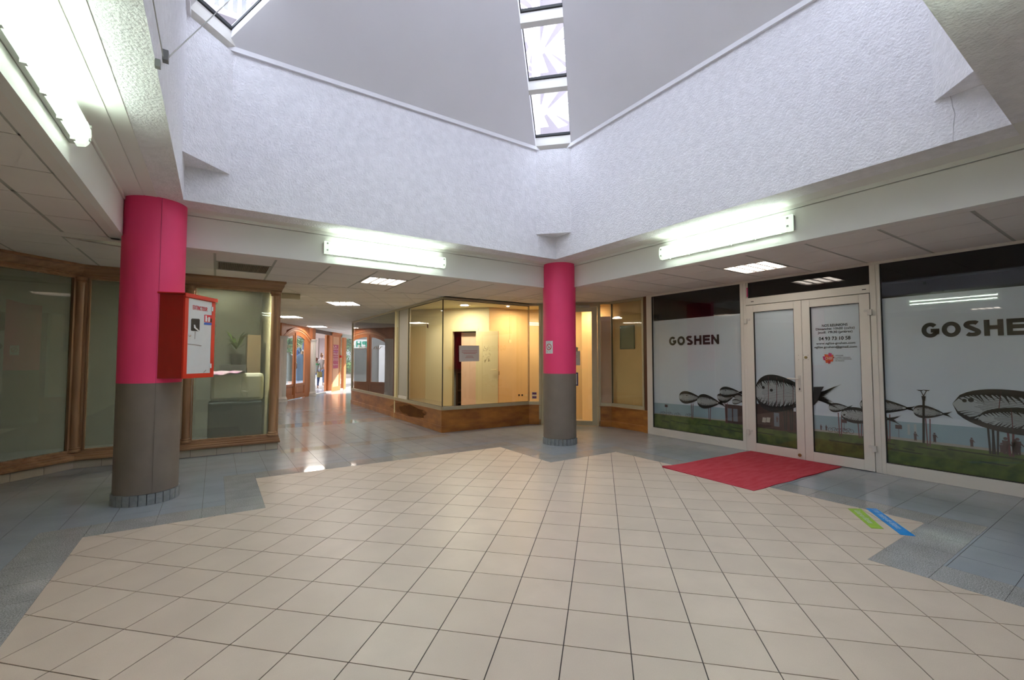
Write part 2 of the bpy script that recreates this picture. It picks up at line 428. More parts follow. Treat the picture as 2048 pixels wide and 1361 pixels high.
# ---- floor: grout bed with tiles as parts
floor = struct(MB().box(-4, -3, -0.10, 9, 26, -0.0035), 'floor', 'grout')
PLUS = [[(-0.80, 1.21), (0.405, 1.21), (0.405, 4.61), (-0.80, 4.61)], [(0.405, -0.02), (3.65, -0.02), (3.65, 5.81), (0.405, 5.81)],
        [(3.65, 1.21), (4.85, 1.21), (4.85, 4.58), (3.65, 4.58)]]
tiles = []
SP, OP, SQ, OQ = 0.3035, 0.015, 0.3055, 0.186
g = 0.0027
for i in range(-3, 26):
    for j in range(-20, 24):
        a0, a1, b0, b1 = OP + i * SP + g, OP + (i + 1) * SP - g, OQ + j * SQ + g, OQ + (j + 1) * SQ - g
        sq = [((a - b) * R2, (a + b) * R2) for a, b in ((a0, b0), (a1, b0), (a1, b1), (a0, b1))]
        # p = (X+Y)/sqrt2, q = (Y-X)/sqrt2
        ps = [c for c in (clip(sq, r) for r in PLUS) if len(c) > 2 and area(c) > 1e-5]
        if ps: tiles.append(ps)
lay(tiles, 'beige_tile', ['beige', 'beige2', 'beige'], floor, -0.012, 0.0, limit=298)

# granite bands: around the beige floor and across the passage
XG = lambda k: -0.07 + 0.3075 * k
YG = lambda k: 0.889 + 0.2985 * k
gran = []
def band(x0, y0, x1, y1, cuts, axis):
    e = 0.0012
    cs = sorted(c for c in cuts if (x0 if axis == 0 else y0) + 0.02 < c < (x1 if axis == 0 else y1) - 0.02)
    cs = [x0 if axis == 0 else y0] + cs + [x1 if axis == 0 else y1]
    for a, b in zip(cs, cs[1:]):
        if axis == 0: gran.append([[(a + e, y0 + e), (b - e, y0 + e), (b - e, y1 - e), (a + e, y1 - e)]])
        else: gran.append([[(x0 + e, a + e), (x1 - e, a + e), (x1 - e, b - e), (x0 + e, b - e)]])
xs = [XG(k) for k in range(-12, 30)]; ys = [YG(k) for k in range(-14, 70)]
band(-1.10, 1.21, -0.80, 4.91, ys, 1)
band(-0.80, 4.61, 0.105, 4.91, xs, 0)
band(0.105, 4.61, 0.405, 6.11, ys, 1)
band(0.405, 5.81, 3.65, 6.11, xs, 0)
band(3.65, 4.58, 3.95, 6.11, ys, 1)
band(3.95, 4.58, 4.85, 4.88, xs, 0)
band(4.85, 0.90, 5.15, 4.88, ys, 1)
band(3.65, 0.905, 4.85, 1.21, xs, 0)
band(3.65, -0.02, 3.95, 0.905, ys, 1)
band(-1.10, 0.90, 0.405, 1.21, xs, 0)
band(0.81, 7.12, 3.46, 7.42, xs, 0)
band(1.0, 9.72, 3.46, 10.3, xs, 0)
lay(gran, 'granite_tile', ['granite'], floor, -0.012, 0.0, limit=200)
def in_gran(x, y):
    for t in gran:
        q = t[0]
        if q[0][0] - .01 <= x <= q[1][0] + .01 and q[0][1] - .01 <= y <= q[2][1] + .01: return True
    return False
# blue grey stoneware everywhere else: cut every grid cell at the band edges
def xcut(v): return sorted(set(v))
XE = sorted(xs + [-1.10, -0.80, 0.105, 0.405, 3.65, 3.95, 4.85, 5.15]); YE = sorted(ys + [0.90, 1.21, 4.61, 4.91, 5.81, 6.11, 4.58, 4.88, 7.12, 7.42, 9.72, 10.3, -0.02])
RECTS = [(t[0][0][0] - .0012, t[0][0][1] - .0012, t[0][2][0] + .0012, t[0][2][1] + .0012) for t in gran] + [(r[0][0], r[0][1], r[2][0], r[2][1]) for r in PLUS]
def minus(cell, rects):
    """subtract rectangles from an axis-aligned cell"""
    out = [cell]
    for r in rects:
        nx = []
        for c in out:
            if c[2] <= r[0] + 1e-4 or c[0] >= r[2] - 1e-4 or c[3] <= r[1] + 1e-4 or c[1] >= r[3] - 1e-4: nx.append(c); continue
            x0, x1 = max(c[0], r[0]), min(c[2], r[2])
            if c[1] < r[1]: nx.append((c[0], c[1], c[2], r[1]))
            if c[3] > r[3]: nx.append((c[0], r[3], c[2], c[3]))
            y0, y1 = max(c[1], r[1]), min(c[3], r[3])
            if c[0] < r[0]: nx.append((c[0], y0, r[0], y1))
            if c[2] > r[2]: nx.append((r[2], y0, c[2], y1))
        out = nx
    return [c for c in out if c[2] - c[0] > .003 and c[3] - c[1] > .003]
blue = []
for i in range(-9, 27):
    for j in range(-14, 70):
        c = (XG(i) + .0016, YG(j) + .0016, XG(i + 1) - .0016, YG(j + 1) - .0016)
        if j > 46 and (c[2] < 0.4): continue
        if j > 46 and i > 20: continue
        rr = [r for r in RECTS if not (c[2] < r[0] or c[0] > r[2] or c[3] < r[1] or c[1] > r[3])]
        for q in minus(c, rr):
            blue.append([[(q[0], q[1]), (q[2], q[1]), (q[2], q[3]), (q[0], q[3])]])
lay(blue, 'grey_tile', ['blue'], floor, -0.012, 0.0, limit=298)

# ---- suspended ceiling: grid, tiles as parts, dark plenum and slab above
slab = MB()
slab.box(-4, -3, 3.05, FX0 - .12, 14.2, 3.2); slab.box(FX1 + .12, -3, 3.05, 9, 14.2, 3.2)
slab.box(FX0 - .12, FY1 + .12, 3.05, FX1 + .12, 14.2, 3.2); slab.prism([(-4, 14.2), (6.5, 14.2), (6.5, 24.2), (5.2, 22.4), (1.0, 15.2), (-4, 15.2)], 3.05, 3.2); slab.box(FX0 - .12, -3, 3.05, FX1 + .12, FY0 - .12, 3.2)
ceiling = struct(slab, 'ceiling', 'graywall')
gridbars = MB()
ctiles = []
TROFF = [((1.75, 6.27), (2.35, 6.85)), ((5.365, 2.66), (5.965, 3.25))]
def cells(xl, yl, wide='y', skip=()):
    """rectangular ceiling field; bars on all lines, tiles between; wide = direction of the broad bars"""
    bx, by = (0.0045, 0.013) if wide == 'y' else (0.013, 0.0045)
    for x in xl: gridbars.box(x - bx - .012, yl[0], CEIL + .004, x + bx + .012, yl[-1], CEIL + .02)
    for y in yl: gridbars.box(xl[0], y - by - .012, CEIL + .004, xl[-1], y + by + .012, CEIL + .02)
    for a, b in zip(xl, xl[1:]):
        for c, d in zip(yl, yl[1:]):
            if any(abs((a + b) / 2 - s[0]) < .2 and abs((c + d) / 2 - s[1]) < .2 for s in skip): continue
            ctiles.append([[(a + bx, c + by), (b - bx, c + by), (b - bx, d - by), (a + bx, d - by)]])
XA = [-2.44, -1.84, -1.24, -0.64, -0.04, 0.56, 1.16, 1.75, 2.35, 2.95, 3.55, 4.15, 4.75, 4.92]
YA = [5.83, 6.27, 6.85, 7.44]
fallen = (-0.94, 6.05)
cells(XA, YA, 'x', skip=[(2.05, 6.56), fallen, (0.26, 6.56)])
YB = [-1.52, -0.92, -0.33, 0.27, 0.867, 1.463, 2.06, 2.66, 3.25, 3.85, 4.45, 5.04, 5.64, 6.23, 6.83, 7.44]
cells([4.92, 5.365, 5.965, 6.57], YB, 'y', skip=[(5.665, 2.95), (5.665, -.63)])
YC = [-0.75, -0.17, 0.41, 0.99, 1.57, 2.15, 2.73, 3.31, 3.88, 4.45, 5.04, 5.63]
cells([-2.55, -1.83, -1.20, -0.875], YC, 'x', skip=[(-1.51, 2.44), (-1.51, -.46)])
cells([-0.8, 0.0, .6, 1.2, 1.8, 2.4, 3.0, 3.6, 4.2, 4.8], [-1.52, -.92, -.35, -0.06], 'y', skip=[(2.1, -.63)])
# passage field, laid 30 degrees to the hall, and the entrance bay
DX, DY = 0.506, 0.862
REG1 = [(0.72, 7.46), (3.48, 7.46), (3.48, 18.9), (0.88, 14.45)]
REG2 = [(3.48, 14.12), (6.4, 14.12), (6.4, 23.9), (3.48, 18.9)]
PT = []
for k in range(-16, 6):
    n0 = -2.256 - 0.55 + 0.6 * k + .12
    for l in range(8, 46):
        t0 = 0.6 * l + 0.1
        if True:
            e, e2 = .013, .006
            q = [(n0 + e, t0 + e2), (n0 + .6 - e, t0 + e2), (n0 + .6 - e, t0 + .6 - e2), (n0 + e, t0 + .6 - e2)]
            w = [(a * DY + b * DX, -a * DX + b * DY) for a, b in q]
            ctr = (sum(p[0] for p in w) / 4, sum(p[1] for p in w) / 4)
            ps = [c for c in (clip(w, REG1), clip(w, REG2)) if len(c) > 2 and area(c) > 1e-3]
            if ps: PT.append((k, l, ctr, ps))
LT = []
for tx, ty in ((2.03, 9.46), (1.95, 13.45), (3.05, 16.7)):
    best = min(PT, key=lambda a: (a[2][0] - tx) ** 2 + (a[2][1] - ty) ** 2); LT.append(best)
for a in PT:
    if a in LT: continue
    ctiles.append(a[3])
gb = MB()
for reg in (REG1, REG2):
    gb.prism(reg, CEIL + .0035, CEIL + .012)
    def bar_(n0, n1, t0, t1):
        w = [(a * DY + b * DX, -a * DX + b * DY) for a, b in ((n0, t0), (n1, t0), (n1, t1), (n0, t1))]; c = clip(w, reg)
        if len(c) > 2 and area(c) > 1e-4: gb.prism(c, CEIL - .003, CEIL + .004)
    for k in range(-16, 7): n_ = -2.256 - 0.55 + 0.6 * k + .12; bar_(n_ - .012, n_ + .012, 4, 28)
    for l in range(8, 47): t_ = .6 * l + .1; bar_(-13, 4, t_ - .005, t_ + .005)
for l in (LT):
    pass
lay(ctiles, 'ceiling_tile', ['ctile'], ceiling, CEIL, CEIL + .012, limit=290, z_seen=CEIL)
gridbars.build('ceiling_grid', 'cgrid', ceiling)
gb.build('passage_grid', 'white', ceiling)
edge = MB()
for x0, y0, x1, y1 in ((FX0 - .05, FY1 + .05, FX1 + .17, 5.83), (FX1 + .05, -.06, 4.92, FY1 + .17), (-0.875, -.06, FX0 - .05, FY1 + .05), (-2.6, FY1 - .03, FX0 - .05, 5.83),
                       (FX0 - .05, -.06, FX1 + .05, FY0 - .05)):
    edge.box(x0, y0, CEIL, x1, y1, CEIL + .012)
edge.build('ceiling_border', 'ctile', ceiling)
# the tile that has dropped out of line beside the near column
b = MB(); b.hexa([(-1.235, 5.865, 2.497), (-0.645, 6.03, 2.475), (-0.645, 6.24, 2.497), (-1.235, 6.262, 2.485),
                  (-1.235, 5.865, 2.509), (-0.645, 6.03, 2.487), (-0.645, 6.24, 2.509), (-1.235, 6.262, 2.497)])
b.build('ceiling_tile', 'ctile', ceiling, label='dislodged ceiling tile hanging beside a dark gap')

# ---- fascias (drop panels) and soffits of the roof well
fa = MB()
for z0, z1, e in ((CEIL - .004, 2.828, 0), (2.834, SOF, .012)):
    fa.box(FX1 - e, FY0, z0, FX1 + .05, FY1 + .05, z1); fa.box(FX0 - .05, FY0, z0, FX0 + e, FY1 + .05, z1)
    fa.box(FX0, FY1 - e, z0, FX1, FY1 + .05, z1); fa.box(FX0 - .05, FY0 - .05, z0, FX1 + .05, FY0 + e, z1)
struct(fa, 'trim_1', 'paint')
so = MB()
so.box(FX0 - .12, WY1 + .012, SOF, FX1 + .12, FY1 + .12, 3.05); so.box(FX0 - .12, FY0 - .12, SOF, FX1 + .12, WY0 - .012, 3.05)
so.box(FX0 - .12, WY0 - .012, SOF, WX0 - .012, WY1 + .012, 3.05); so.box(WX1 + .012, WY0 - .012, SOF, FX1 + .12, WY1 + .012, 3.05)
struct(so, 'trim_2', 'fine')
struct(MB().box(FX0 + .012, FY0 + .012, SOF - .007, -0.60, FY1 - .012, SOF).box(-0.593, FY0 + .012, SOF - .006, -0.50, FY1 - .012, SOF), 'trim_3', 'paint')

# ---- roughcast walls of the well with chamfered upper corners
T = 0.25
def stucco(name, x0, y0, x1, y1): return struct(MB().box(x0, y0, SOF - .002, x1, y1, WTOP), name, 'stucco')
wn = stucco('wall_well_north', WX0, WY1, WX1, WY1 + T); we = stucco('wall_well_east', WX1, WY0, WX1 + T, WY1 + T)
ws = stucco('wall_well_south', WX0, WY0 - T, WX1, WY0); ww = stucco('wall_well_west', WX0 - T, WY0 - T, WX0, WY1 + T)
CH = 0.37
for nm, cx, cy, sx, sy in (('north_east', WX1, WY1, -1, -1), ('north_west', WX0, WY1, 1, -1), ('south_east', WX1, WY0, -1, 1), ('south_west', WX0, WY0, 1, 1)):
    struct(MB().prism([(cx + .02 * -sx, cy + .02 * -sy), (cx + sx * CH, cy), (cx, cy + sy * CH)], 3.20, WTOP), 'wall_well_corner_' + nm, 'stucco')
struct(MB().box(WX0, WY1 - .03, WTOP, WX1, WY1 + T, WTOP + .05).box(WX1 - .03, WY0, WTOP, WX1 + T, WY1 + T, WTOP + .05)
       .box(WX0, WY0 - T, WTOP, WX1, WY0 + .03, WTOP + .05).box(WX0 - T, WY0 - T, WTOP, WX0 + .03, WY1 + T, WTOP + .05), 'trim_4', 'roof')

# ---- pyramid roof: four lined panels, skylight strips along the hips
SL = 1.05; Z0 = 4.50; TH = 0.13
CX0, CY0 = (WX0 + WX1) / 2, (WY0 + WY1) / 2
def zin(d): return Z0 + SL * d
c45 = TH   # vertical thickness
def panel(name, A, B, inward):
    """triangle rising from the wall line A-B"""
    A, B = Vector(A), Vector(B); m = (A + B) / 2; h = (B - A).length / 2
    P = m + Vector(inward) * h
    v = [(A.x, A.y, Z0), (B.x, B.y, Z0), (P.x, P.y, zin(h))]
    return struct(MB().add(v + [(a, b_, c + TH) for a, b_, c in v], [(0, 2, 1), (3, 4, 5), (0, 1, 4, 3), (1, 2, 5, 4), (2, 0, 3, 5)]), name, 'roof')
panel('ceiling_slope_north', (WX0 + CH - .095, WY1), (WX1 - CH, WY1), (0, -1)); panel('ceiling_slope_south', (WX0 + CH, WY0), (WX1 - CH, WY0), (0, 1))
panel('ceiling_slope_east', (WX1, WY0 + CH), (WX1, WY1 - CH), (-1, 0)); panel('ceiling_slope_west', (WX0, WY0 + CH), (WX0, WY1 - CH), (1, 0))
def skylight(cx, cy, sx, sy, lab, wm=None, wp=None):
    """strip along a hip; local u runs up the hip from the chamfer, v across"""
    Lh = 2.95
    U = Vector((sx * R2, sy * R2)); V = Vector((-U.y, U.x)); O = Vector((cx + sx * CH / 2, cy + sy * CH / 2)); W = CH * R2; WM = wm or W; WP = wp or W
    hz = SL * R2
    def P(u, v, dz): q = O + U * u + V * v; return (q.x, q.y, Z0 + hz * u + dz)
    root = thing('skylight', lab, 'skylight', (cx, cy, Z0), 'skylight strips on the hips of the roof')
    def bar(name, m, u0, u1, v0, v1, z0, z1):
        q = [(u0, v0), (u1, v0), (u1, v1), (u0, v1)]
        return MB().hexa([P(u, v, z0) for u, v in q] + [P(u, v, z1) for u, v in q]).build(name, m, root)
    cuts = [0.0, 0.10, 0.70, 0.83, 1.43, 1.56, 2.16, 2.29, 2.85]
    bar('sill', 'white', -0.12, .03, -W, W, 0.0, TH)
    for k, (a, b_) in enumerate(((.03, .615), (.665, 1.24), (1.29, 1.87), (1.92, 2.50))):
        bar('glass_pane', 'skyglass', a, b_, -WM, WP, TH + .03, TH + .036)
        bar('gasket', 'gasket', a, a + .014, -WM, WP, TH - .005, TH + .028); bar('gasket', 'gasket', a, b_, -WM, -WM + .010, TH, TH + .028); bar('gasket', 'gasket', a, b_, WP - .010, WP, TH, TH + .028)
        bar('crossbar', 'white', b_, b_ + .05, -W, W, 0.0, TH + .02)
    return root
skylight(WX1, WY1, -1, -1, 'narrow glazed skylight strip above the far roof corner, over the second column')
skylight(WX0, WY1, 1, -1, 'glazed skylight strip at the upper roof corner beside the steel cable', wp=.195)
skylight(WX1, WY0, -1, 1, 'glazed skylight strip over the corner near the white shopfront')
skylight(WX0, WY0, 1, 1, 'glazed skylight strip over the corner nearest the viewer')
struct(MB().prism([(CX0 - .35, CY0), (CX0, CY0 - .35), (CX0 + .35, CY0), (CX0, CY0 + .35)], zin(2.05), zin(2.05) + .3), 'ceiling_apex', 'roof')

def crack(parent, pts, r=.0018):
    MB().tube(pts, r, 5).build('crack', mat('crack shadow', (.5, .48, .5), .9), parent)
crack(we, [on_x(x, y, WX1 - .001) for x, y in ((1900, 190), (1903, 200), (1905, 213), (1910, 229), (1907, 248), (1906, 282))])
# ---- outer walls of the hall out of view
struct(MB().box(-4, -3.1, -0.1, 9, -3, 3.2), 'wall_south', 'paint')
struct(MB().box(-4.1, -3, -0.1, -4, 14.6, 3.2), 'wall_west', 'graywall')
struct(MB().box(-2.6, -3, 0, -2.5, 6.0, 3.05), 'wall_hall_west', 'creamwall')
struct(MB().prism([(0.70, 7.70), (0.76, 7.70), (0.93, 14.5), (0.80, 14.5)], 0, 3.05), 'wall_passage', 'creamwall')
struct(MB().box(9, -3, -0.1, 9.1, 14.2, 3.2), 'wall_east', 'graywall')
struct(MB().box(-4, 10.0, 0, 0.72, 10.1, 3.05), 'wall_shop_back', 'graywall')
struct(MB().box(6.62, 14.12, 0, 9, 14.22, 3.2), 'wall_north_east', 'facade')
struct(MB().box(6.42, 14.22, 0, 6.55, 18.9, 3.05), 'wall_sky_stop', 'creamwall')  # unseen wall added to keep bright sky out of the arched door glass

# ================================================================== COLUMNS
def column(cx, cy, r, lab, seams=()):
    t = thing('round_column', lab, 'column', (cx, cy, 0), 'round columns at the corners of the beige floor')
    MB().lathe(cx, cy, [(r, 0.10), (r, 1.113)], 56).build('lower_shaft', 'taupe', t, smooth=True)
    MB().lathe(cx, cy, [(r + .001, 1.113), (r + .001, 2.868)], 56).build('upper_shaft', 'pink', t, smooth=True)
    n = int(2 * PI * (r + .01) / .062); 
    for i in range(n):
        a0 = 2 * PI * i / n + .012; a1 = 2 * PI * (i + 1) / n - .012; ro = r + .012
        p = [(cx + q * math.cos(a), cy + q * math.sin(a)) for q, a in ((r - .005, a0), (ro, a0), (ro, (a0 + a1) / 2), (ro, a1), (r - .005, a1))]
        bare = seams and abs((a0 + a1) / 2 - seams[0] - .10) < .09
        MB().prism(p, 0.0, .097).build('base_tile', 'oldtile' if bare else 'basetile', t, label='broken base tile showing mortar' if bare else None)
    for a in seams:
        MB().lathe(cx, cy, [(r + .0025, 0.10), (r + .0035, 2.867)], 3, a - .012, a + .012).build('seam', 'pinkseam' if False else 'taupe', t) if False else None
    return t
CA, CB = (-0.527, 5.54), (4.627, 5.569)
colA = column(*CA, .248, 'thick round column, magenta over taupe, with the red extinguisher cabinet on it', (math.atan2(-5.54, .527) + .17,))
colB = column(*CB, .262, 'thick round column, magenta over taupe, with a small no smoking sign on it')
# vertical casting ribs on the near column: shallow raised strip
ang = math.atan2(-CA[1], -CA[0]) + .17
b = MB()
for a0, a1 in ((ang, ang + .20),):
    b.lathe(*CA, [(.2525, 1.115), (.2525, 2.866)], 6, a0, a1)
b.build('casting_rib', 'pink', colA, smooth=True)
MB().lathe(*CA, [(.2545, 1.113), (.2545, 2.866)], 1, ang - .008, ang).build('seam_line', mat('shadow joint', (.26, .04, .08), .8), colA)
MB().lathe(*CA, [(.2545, .10), (.2545, 1.113)], 1, ang - .008, ang).build('seam_line', mat('dark taupe joint', (.09, .075, .06), .8), colA)
MB().lathe(*CA, [(.2515, .10), (.2515, 1.111)], 6, ang, ang + .20).build('casting_rib', 'taupe', colA, smooth=True)

# no smoking sign, bent round the far column
def on_col(c, r, a, z): return (c[0] + r * math.cos(a), c[1] + r * math.sin(a), z)
aS = math.atan2(-CB[1], -CB[0]) - .68
sign = thing('no_smoking_sign', 'small white no smoking sign with red circle on the magenta column', 'sign', on_col(CB, .265, aS, 1.55))
zS0, zS1 = 1.43, 1.63
hw = .27
def patch(c, r, a0, a1, z0, z1, n=6):
    b = MB(); b.lathe(c[0], c[1], [(r - .002, z0), (r, z0), (r, z1), (r - .002, z1)], n, a0, a1); return b
patch(CB, .2655, aS - hw, aS + hw, zS0, zS1).build('plate', 'paper', sign)
b = MB(); k = 0; cz = (zS0 + zS1) / 2 + .005
ring = []
for i in range(33):
    t = 2 * PI * i / 32
    for rr in (.052, .040): ring.append(on_col(CB, .2675, aS + math.cos(t) * rr / .265, cz + math.sin(t) * rr))
b.add(ring, [(2 * i, 2 * i + 1, 2 * i + 3, 2 * i + 2) for i in range(32)])
b.add([on_col(CB, .2675, aS + u / .265, cz + v) for u, v in ((-.033, .026), (-.026, .033), (.033, -.026), (.026, -.033))], [(0, 1, 2, 3)])
b.build('red_circle', 'printred', sign)
b = MB()
for u0, u1, v in ((-.05, .05, .088), (-.03, .03, .074), (-.045, .045, -.066), (-.045, .02, -.078), (-.045, .045, -.088)):
    MB().add([on_col(CB, .267, aS + u / .265, cz + v2) for u, v2 in ((u0, v), (u1, v), (u1, v + .004), (u0, v + .004))], [(0, 1, 2, 3)]).build('print_line', 'black', sign)
b.add([on_col(CB, .268, aS + u / .265, cz + v) for u, v in ((-.022, -.02), (.012, .004), (.016, 0), (-.018, -.026))], [(0, 1, 2, 3)])
b.build('print', 'black', sign)

# ================================================================== EXTINGUISHER CABINET
RV = Vector((math.cos(YAW), -math.sin(YAW)))          # outward normal of the door
FV = Vector((math.sin(YAW), math.cos(YAW)))
def lat(l, d): q = RV * l + FV * d; return (q.x, q.y)
P1 = Vector(lat(-3.074, 4.16)); 
cf = Fr(P1, P1 + FV, ref=tuple(P1 + RV))              # s runs along the door away from viewer, n out of the door
DW, ZB, ZT = .425, 1.155, 1.955
cab = thing('extinguisher_cabinet', 'red metal fire extinguisher cabinet with white door fixed to the near column', 'fire cabinet', (P1.x, P1.y, ZB))
MB().fbox(cf, 0, DW, -.26, -.012, ZB, ZT).build('case', 'cabred', cab, bevel=.004)
MB().sweep(cf, [(-.27, ZT + .004), (-.27, ZT + .018), (.018, ZT + .006), (.018, ZT - .030), (.008, ZT - .030), (.008, ZT - .002)], -.012, DW + .014).build('lid', 'cabtrim', cab)
fr_ = MB()
fr_.fbox(cf, 0, .045, -.012, .004, ZB, ZT - .01).fbox(cf, DW - .05, DW, -.012, .004, ZB, ZT - .01).fbox(cf, .045, DW - .05, -.012, .004, ZB, ZB + .042).fbox(cf, .045, DW - .05, -.012, .004, ZT - .035, ZT - .01)
fr_.build('door_frame', 'cabtrim', cab)
door = MB().fbox(cf, .046, DW - .051, -.010, .001, ZB + .043, ZT - .036).build('door', 'cabwhite', cab)
def cpx(x, y): return cf.sight(x, y)
def cpoly(px, name, m, n=.004, parent=door, label=None):
    q = [cpx(*p) for p in px]
    return MB().fprism(cf, q, n - .002, n).build(name, m, parent, label=label)
c5 = lambda x, y: (300 + x / 6.19, 560 + y / 6.19)
cpoly([c5(*p) for p in ((508, 490), (518, 480), (602, 484), (612, 494), (608, 628), (598, 637), (512, 632), (504, 622))], 'inspection_window', 'black', .004)
cpoly([c5(*p) for p in ((535, 556), (552, 558), (560, 590), (604, 630), (590, 636), (540, 596))], 'broken_glass', 'paper', .0065)
s_, z_ = cpx(*c5(484, 692)); 
kn = MB(); kn.lathe(0, 0, [(.010, 0), (.010, .008), (.006, .012)], 16)
kn.v = [tuple(cf.at(s_ + x, .002 + z, z_ + y)) for x, y, z in kn.v]; kn.build('lock', 'chrome', door, smooth=True)
for q in ((525, 318, 706, 378),):
    (a0, za), (a1, zb) = cpx(*c5(525, 362)), cpx(*c5(706, 378))
    stroke_text('lettering', 'EXTINCTEUR', 'printred', cf, a0, za - .002, a1 - a0, .040, .004, door, t=.15)
cpoly([c5(*p) for p in ((672, 432), (766, 440), (762, 532), (670, 524))], 'safety_label', 'printred', .003)
cpoly([c5(*p) for p in ((670, 529), (762, 536), (760, 562), (668, 556))], 'safety_label', 'printblue', .003)
for q in (((682, 442), (697, 444), (699, 468), (704, 470), (702, 518), (680, 516), (682, 470)), ((716, 470), (724, 462), (738, 464), (736, 522), (714, 520)), ((746, 480), (762, 482), (760, 526), (744, 524))):
    cpoly([c5(*p) for p in q], 'pictogram', 'paper' if q[0][0] < 740 else 'black', .0045)
for z in (1.85, 1.27):
    MB().fbox(cf, DW - .062, DW - .045, .0, .012, z - .022, z + .022).build('hinge', 'paper', cab)
st = mat('grey scuff', (0.30, 0.28, 0.26), .8)
cpoly([c5(*p) for p in ((455, 790), (520, 797), (600, 806), (640, 815), (628, 824), (560, 812), (470, 803))], 'scuff', st, .0025)
cpoly([c5(*p) for p in ((553, 640), (562, 640), (560, 668), (554, 735), (549, 735), (552, 668))], 'scuff', st, .0025)
cpoly([c5(*p) for p in ((690, 1115), (694, 1120), (668, 1148), (655, 1150))], 'scuff', st, .0025)

# ================================================================== FLUORESCENT BATTENS
def batten(fr, s0, s1, z0, z1, lab):
    c = fr.at((s0 + s1) / 2, .05, (z0 + z1) / 2)
    t = thing('fluorescent_lamp', lab, 'lamp', c, 'fluorescent battens on the fascias under the roof well')
    MB().fbox(fr, s0, s1, .002, .034, z0 + .012, z1 - .012).build('housing', 'fixture', t, bevel=.006)
    h = (z1 - z0) / 2; zc = (z0 + z1) / 2
    def prof(k): 
        return [(.034, zc - h * k)] + [(.034 + .062 * math.sin(a) ** .55 * (.9 + .1 * k), zc - h * k * math.cos(a)) for a in [PI * i / 8 for i in range(1, 8)]] + [(.034, zc + h * k)]
    MB().sweep(fr, prof(.95), s0 + .055, s1 - .055).build('diffuser', 'diffuser', t, smooth=True)
    for k in (-1, 1): MB().tube([fr.at(s0 + .045, .062, zc + k * .036), fr.at(s1 - .045, .062, zc + k * .036)], .0125, 8).build('fluorescent_tube', 'tube', t, smooth=True)
    for a_, b_ in ((s0 + .002, s0 + .0545), (s1 - .0545, s1 - .002)): MB().sweep(fr, prof(.97), a_, b_).build('end_cap', 'tubecap', t, smooth=True)
    for k in range(6):
        s = s0 + .12 + (s1 - s0 - .24) * k / 5
        MB().fbox(fr, s - .012, s + .012, .028, .050, z0 - .006, z0 + .010).build('clip', 'fixture', t)
    for s in (s0 + .03, s1 - .03):
        for z in (zc - .04, zc + .04): MB().fbox(fr, s - .008, s + .008, .09, .10, z - .008, z + .008).build('screw', 'fixture', t)
    return t
FN = Fr((FX0, FY1), (FX1, FY1)); FE = Fr((FX1, FY0), (FX1, FY1)); FW = Fr((FX0, FY0), (FX0, FY1)); FS = Fr((FX0, FY0), (FX1, FY0))
batten(FN, 1.04 - FX0, 2.61 - FX0, 2.595, 2.755, 'lit fluorescent batten on the fascia between the two columns')
batten(FE, 2.07 - FY0, 3.63 - FY0, 2.60, 2.775, 'lit fluorescent batten on the fascia facing the white church shopfront')
batten(FW, 2.05 - FY0, 3.60 - FY0, 2.60, 2.77, 'lit fluorescent batten on the near fascia beside the cable')
batten(FS, 1.04 - FX0, 2.61 - FX0, 2.60, 2.76, 'lit fluorescent batten on the fascia behind the viewer')

# ================================================================== RECESSED TROFFERS
def troffer(quad, lab, dz=0, pm='troff'):
    """quad: 4 plan corners; four lit bays separated by louvre blades"""
    q = [Vector(p) for p in quad]; c = sum(q, Vector((0, 0))) / 4
    t = thing('ceiling_troffer', lab, 'ceiling light', (c.x, c.y, CEIL), 'recessed ceiling lights')
    L = lambda u, v: q[0].lerp(q[1], u).lerp(q[3].lerp(q[2], u), v)
    b = MB()
    for (u0, v0, u1, v1) in ((0, 0, 1, .04), (0, .96, 1, 1), (0, .04, .04, .96), (.96, .04, 1, .96)):
        p = [L(u0, v0), L(u1, v0), L(u1, v1), L(u0, v1)]
        b.hexa([(a.x, a.y, CEIL - .003) for a in p] + [(a.x, a.y, CEIL + .06) for a in p])
    b.build('frame', 'louvre', t)
    for k in range(4):
        v0, v1 = .045 + .2275 * k, .045 + .2275 * (k + 1)
        p = [L(.04, v0 + .015), L(.96, v0 + .015), L(.96, v1 - .015), L(.04, v1 - .015)]
        b = MB(); b.hexa([(a.x, a.y, CEIL + .014 + dz) for a in p] + [(a.x, a.y, CEIL + .016 + dz) for a in p]); b.build('light_panel', pm, t)
        if k:
            p = [L(.04, v0 - .022), L(.96, v0 - .022), L(.96, v0 + .022), L(.04, v0 + .022)]
            b = MB(); b.hexa([(a.x, a.y, CEIL + .002 + dz) for a in p] + [(a.x, a.y, CEIL + .013 + dz) for a in p]); b.build('louvre', 'louvre', t)
    return t
troffer([(1.765, 6.285), (1.765, 6.838), (2.338, 6.838), (2.338, 6.285)], 'lit square ceiling light nearest the corner of the glass shop')
troffer([(5.372, 3.235), (5.960, 3.235), (5.960, 2.675), (5.372, 2.675)], 'lit square ceiling light in front of the white double door')
troffer([(-1.80, 2.17), (-1.22, 2.17), (-1.22, 2.70), (-1.80, 2.70)], 'lit square ceiling light by the wooden shopfront side, behind the viewer')
troffer([(-1.80, -.72), (-1.22, -.72), (-1.22, -.20), (-1.80, -.20)], 'unseen ceiling light added at the back of the hall beside the cream wall')  # extra fitting out of view, added to lift the ambient light
troffer([(5.372, -.90), (5.960, -.90), (5.960, -.36), (5.372, -.36)], 'unseen ceiling light added at the back of the hall near the church windows')  # added out of view to brighten the ring ceiling
troffer([(1.82, -.89), (2.38, -.89), (2.38, -.38), (1.82, -.38)], 'unseen ceiling light added directly behind the viewer')  # unseen extra light, put in as fill for the hall
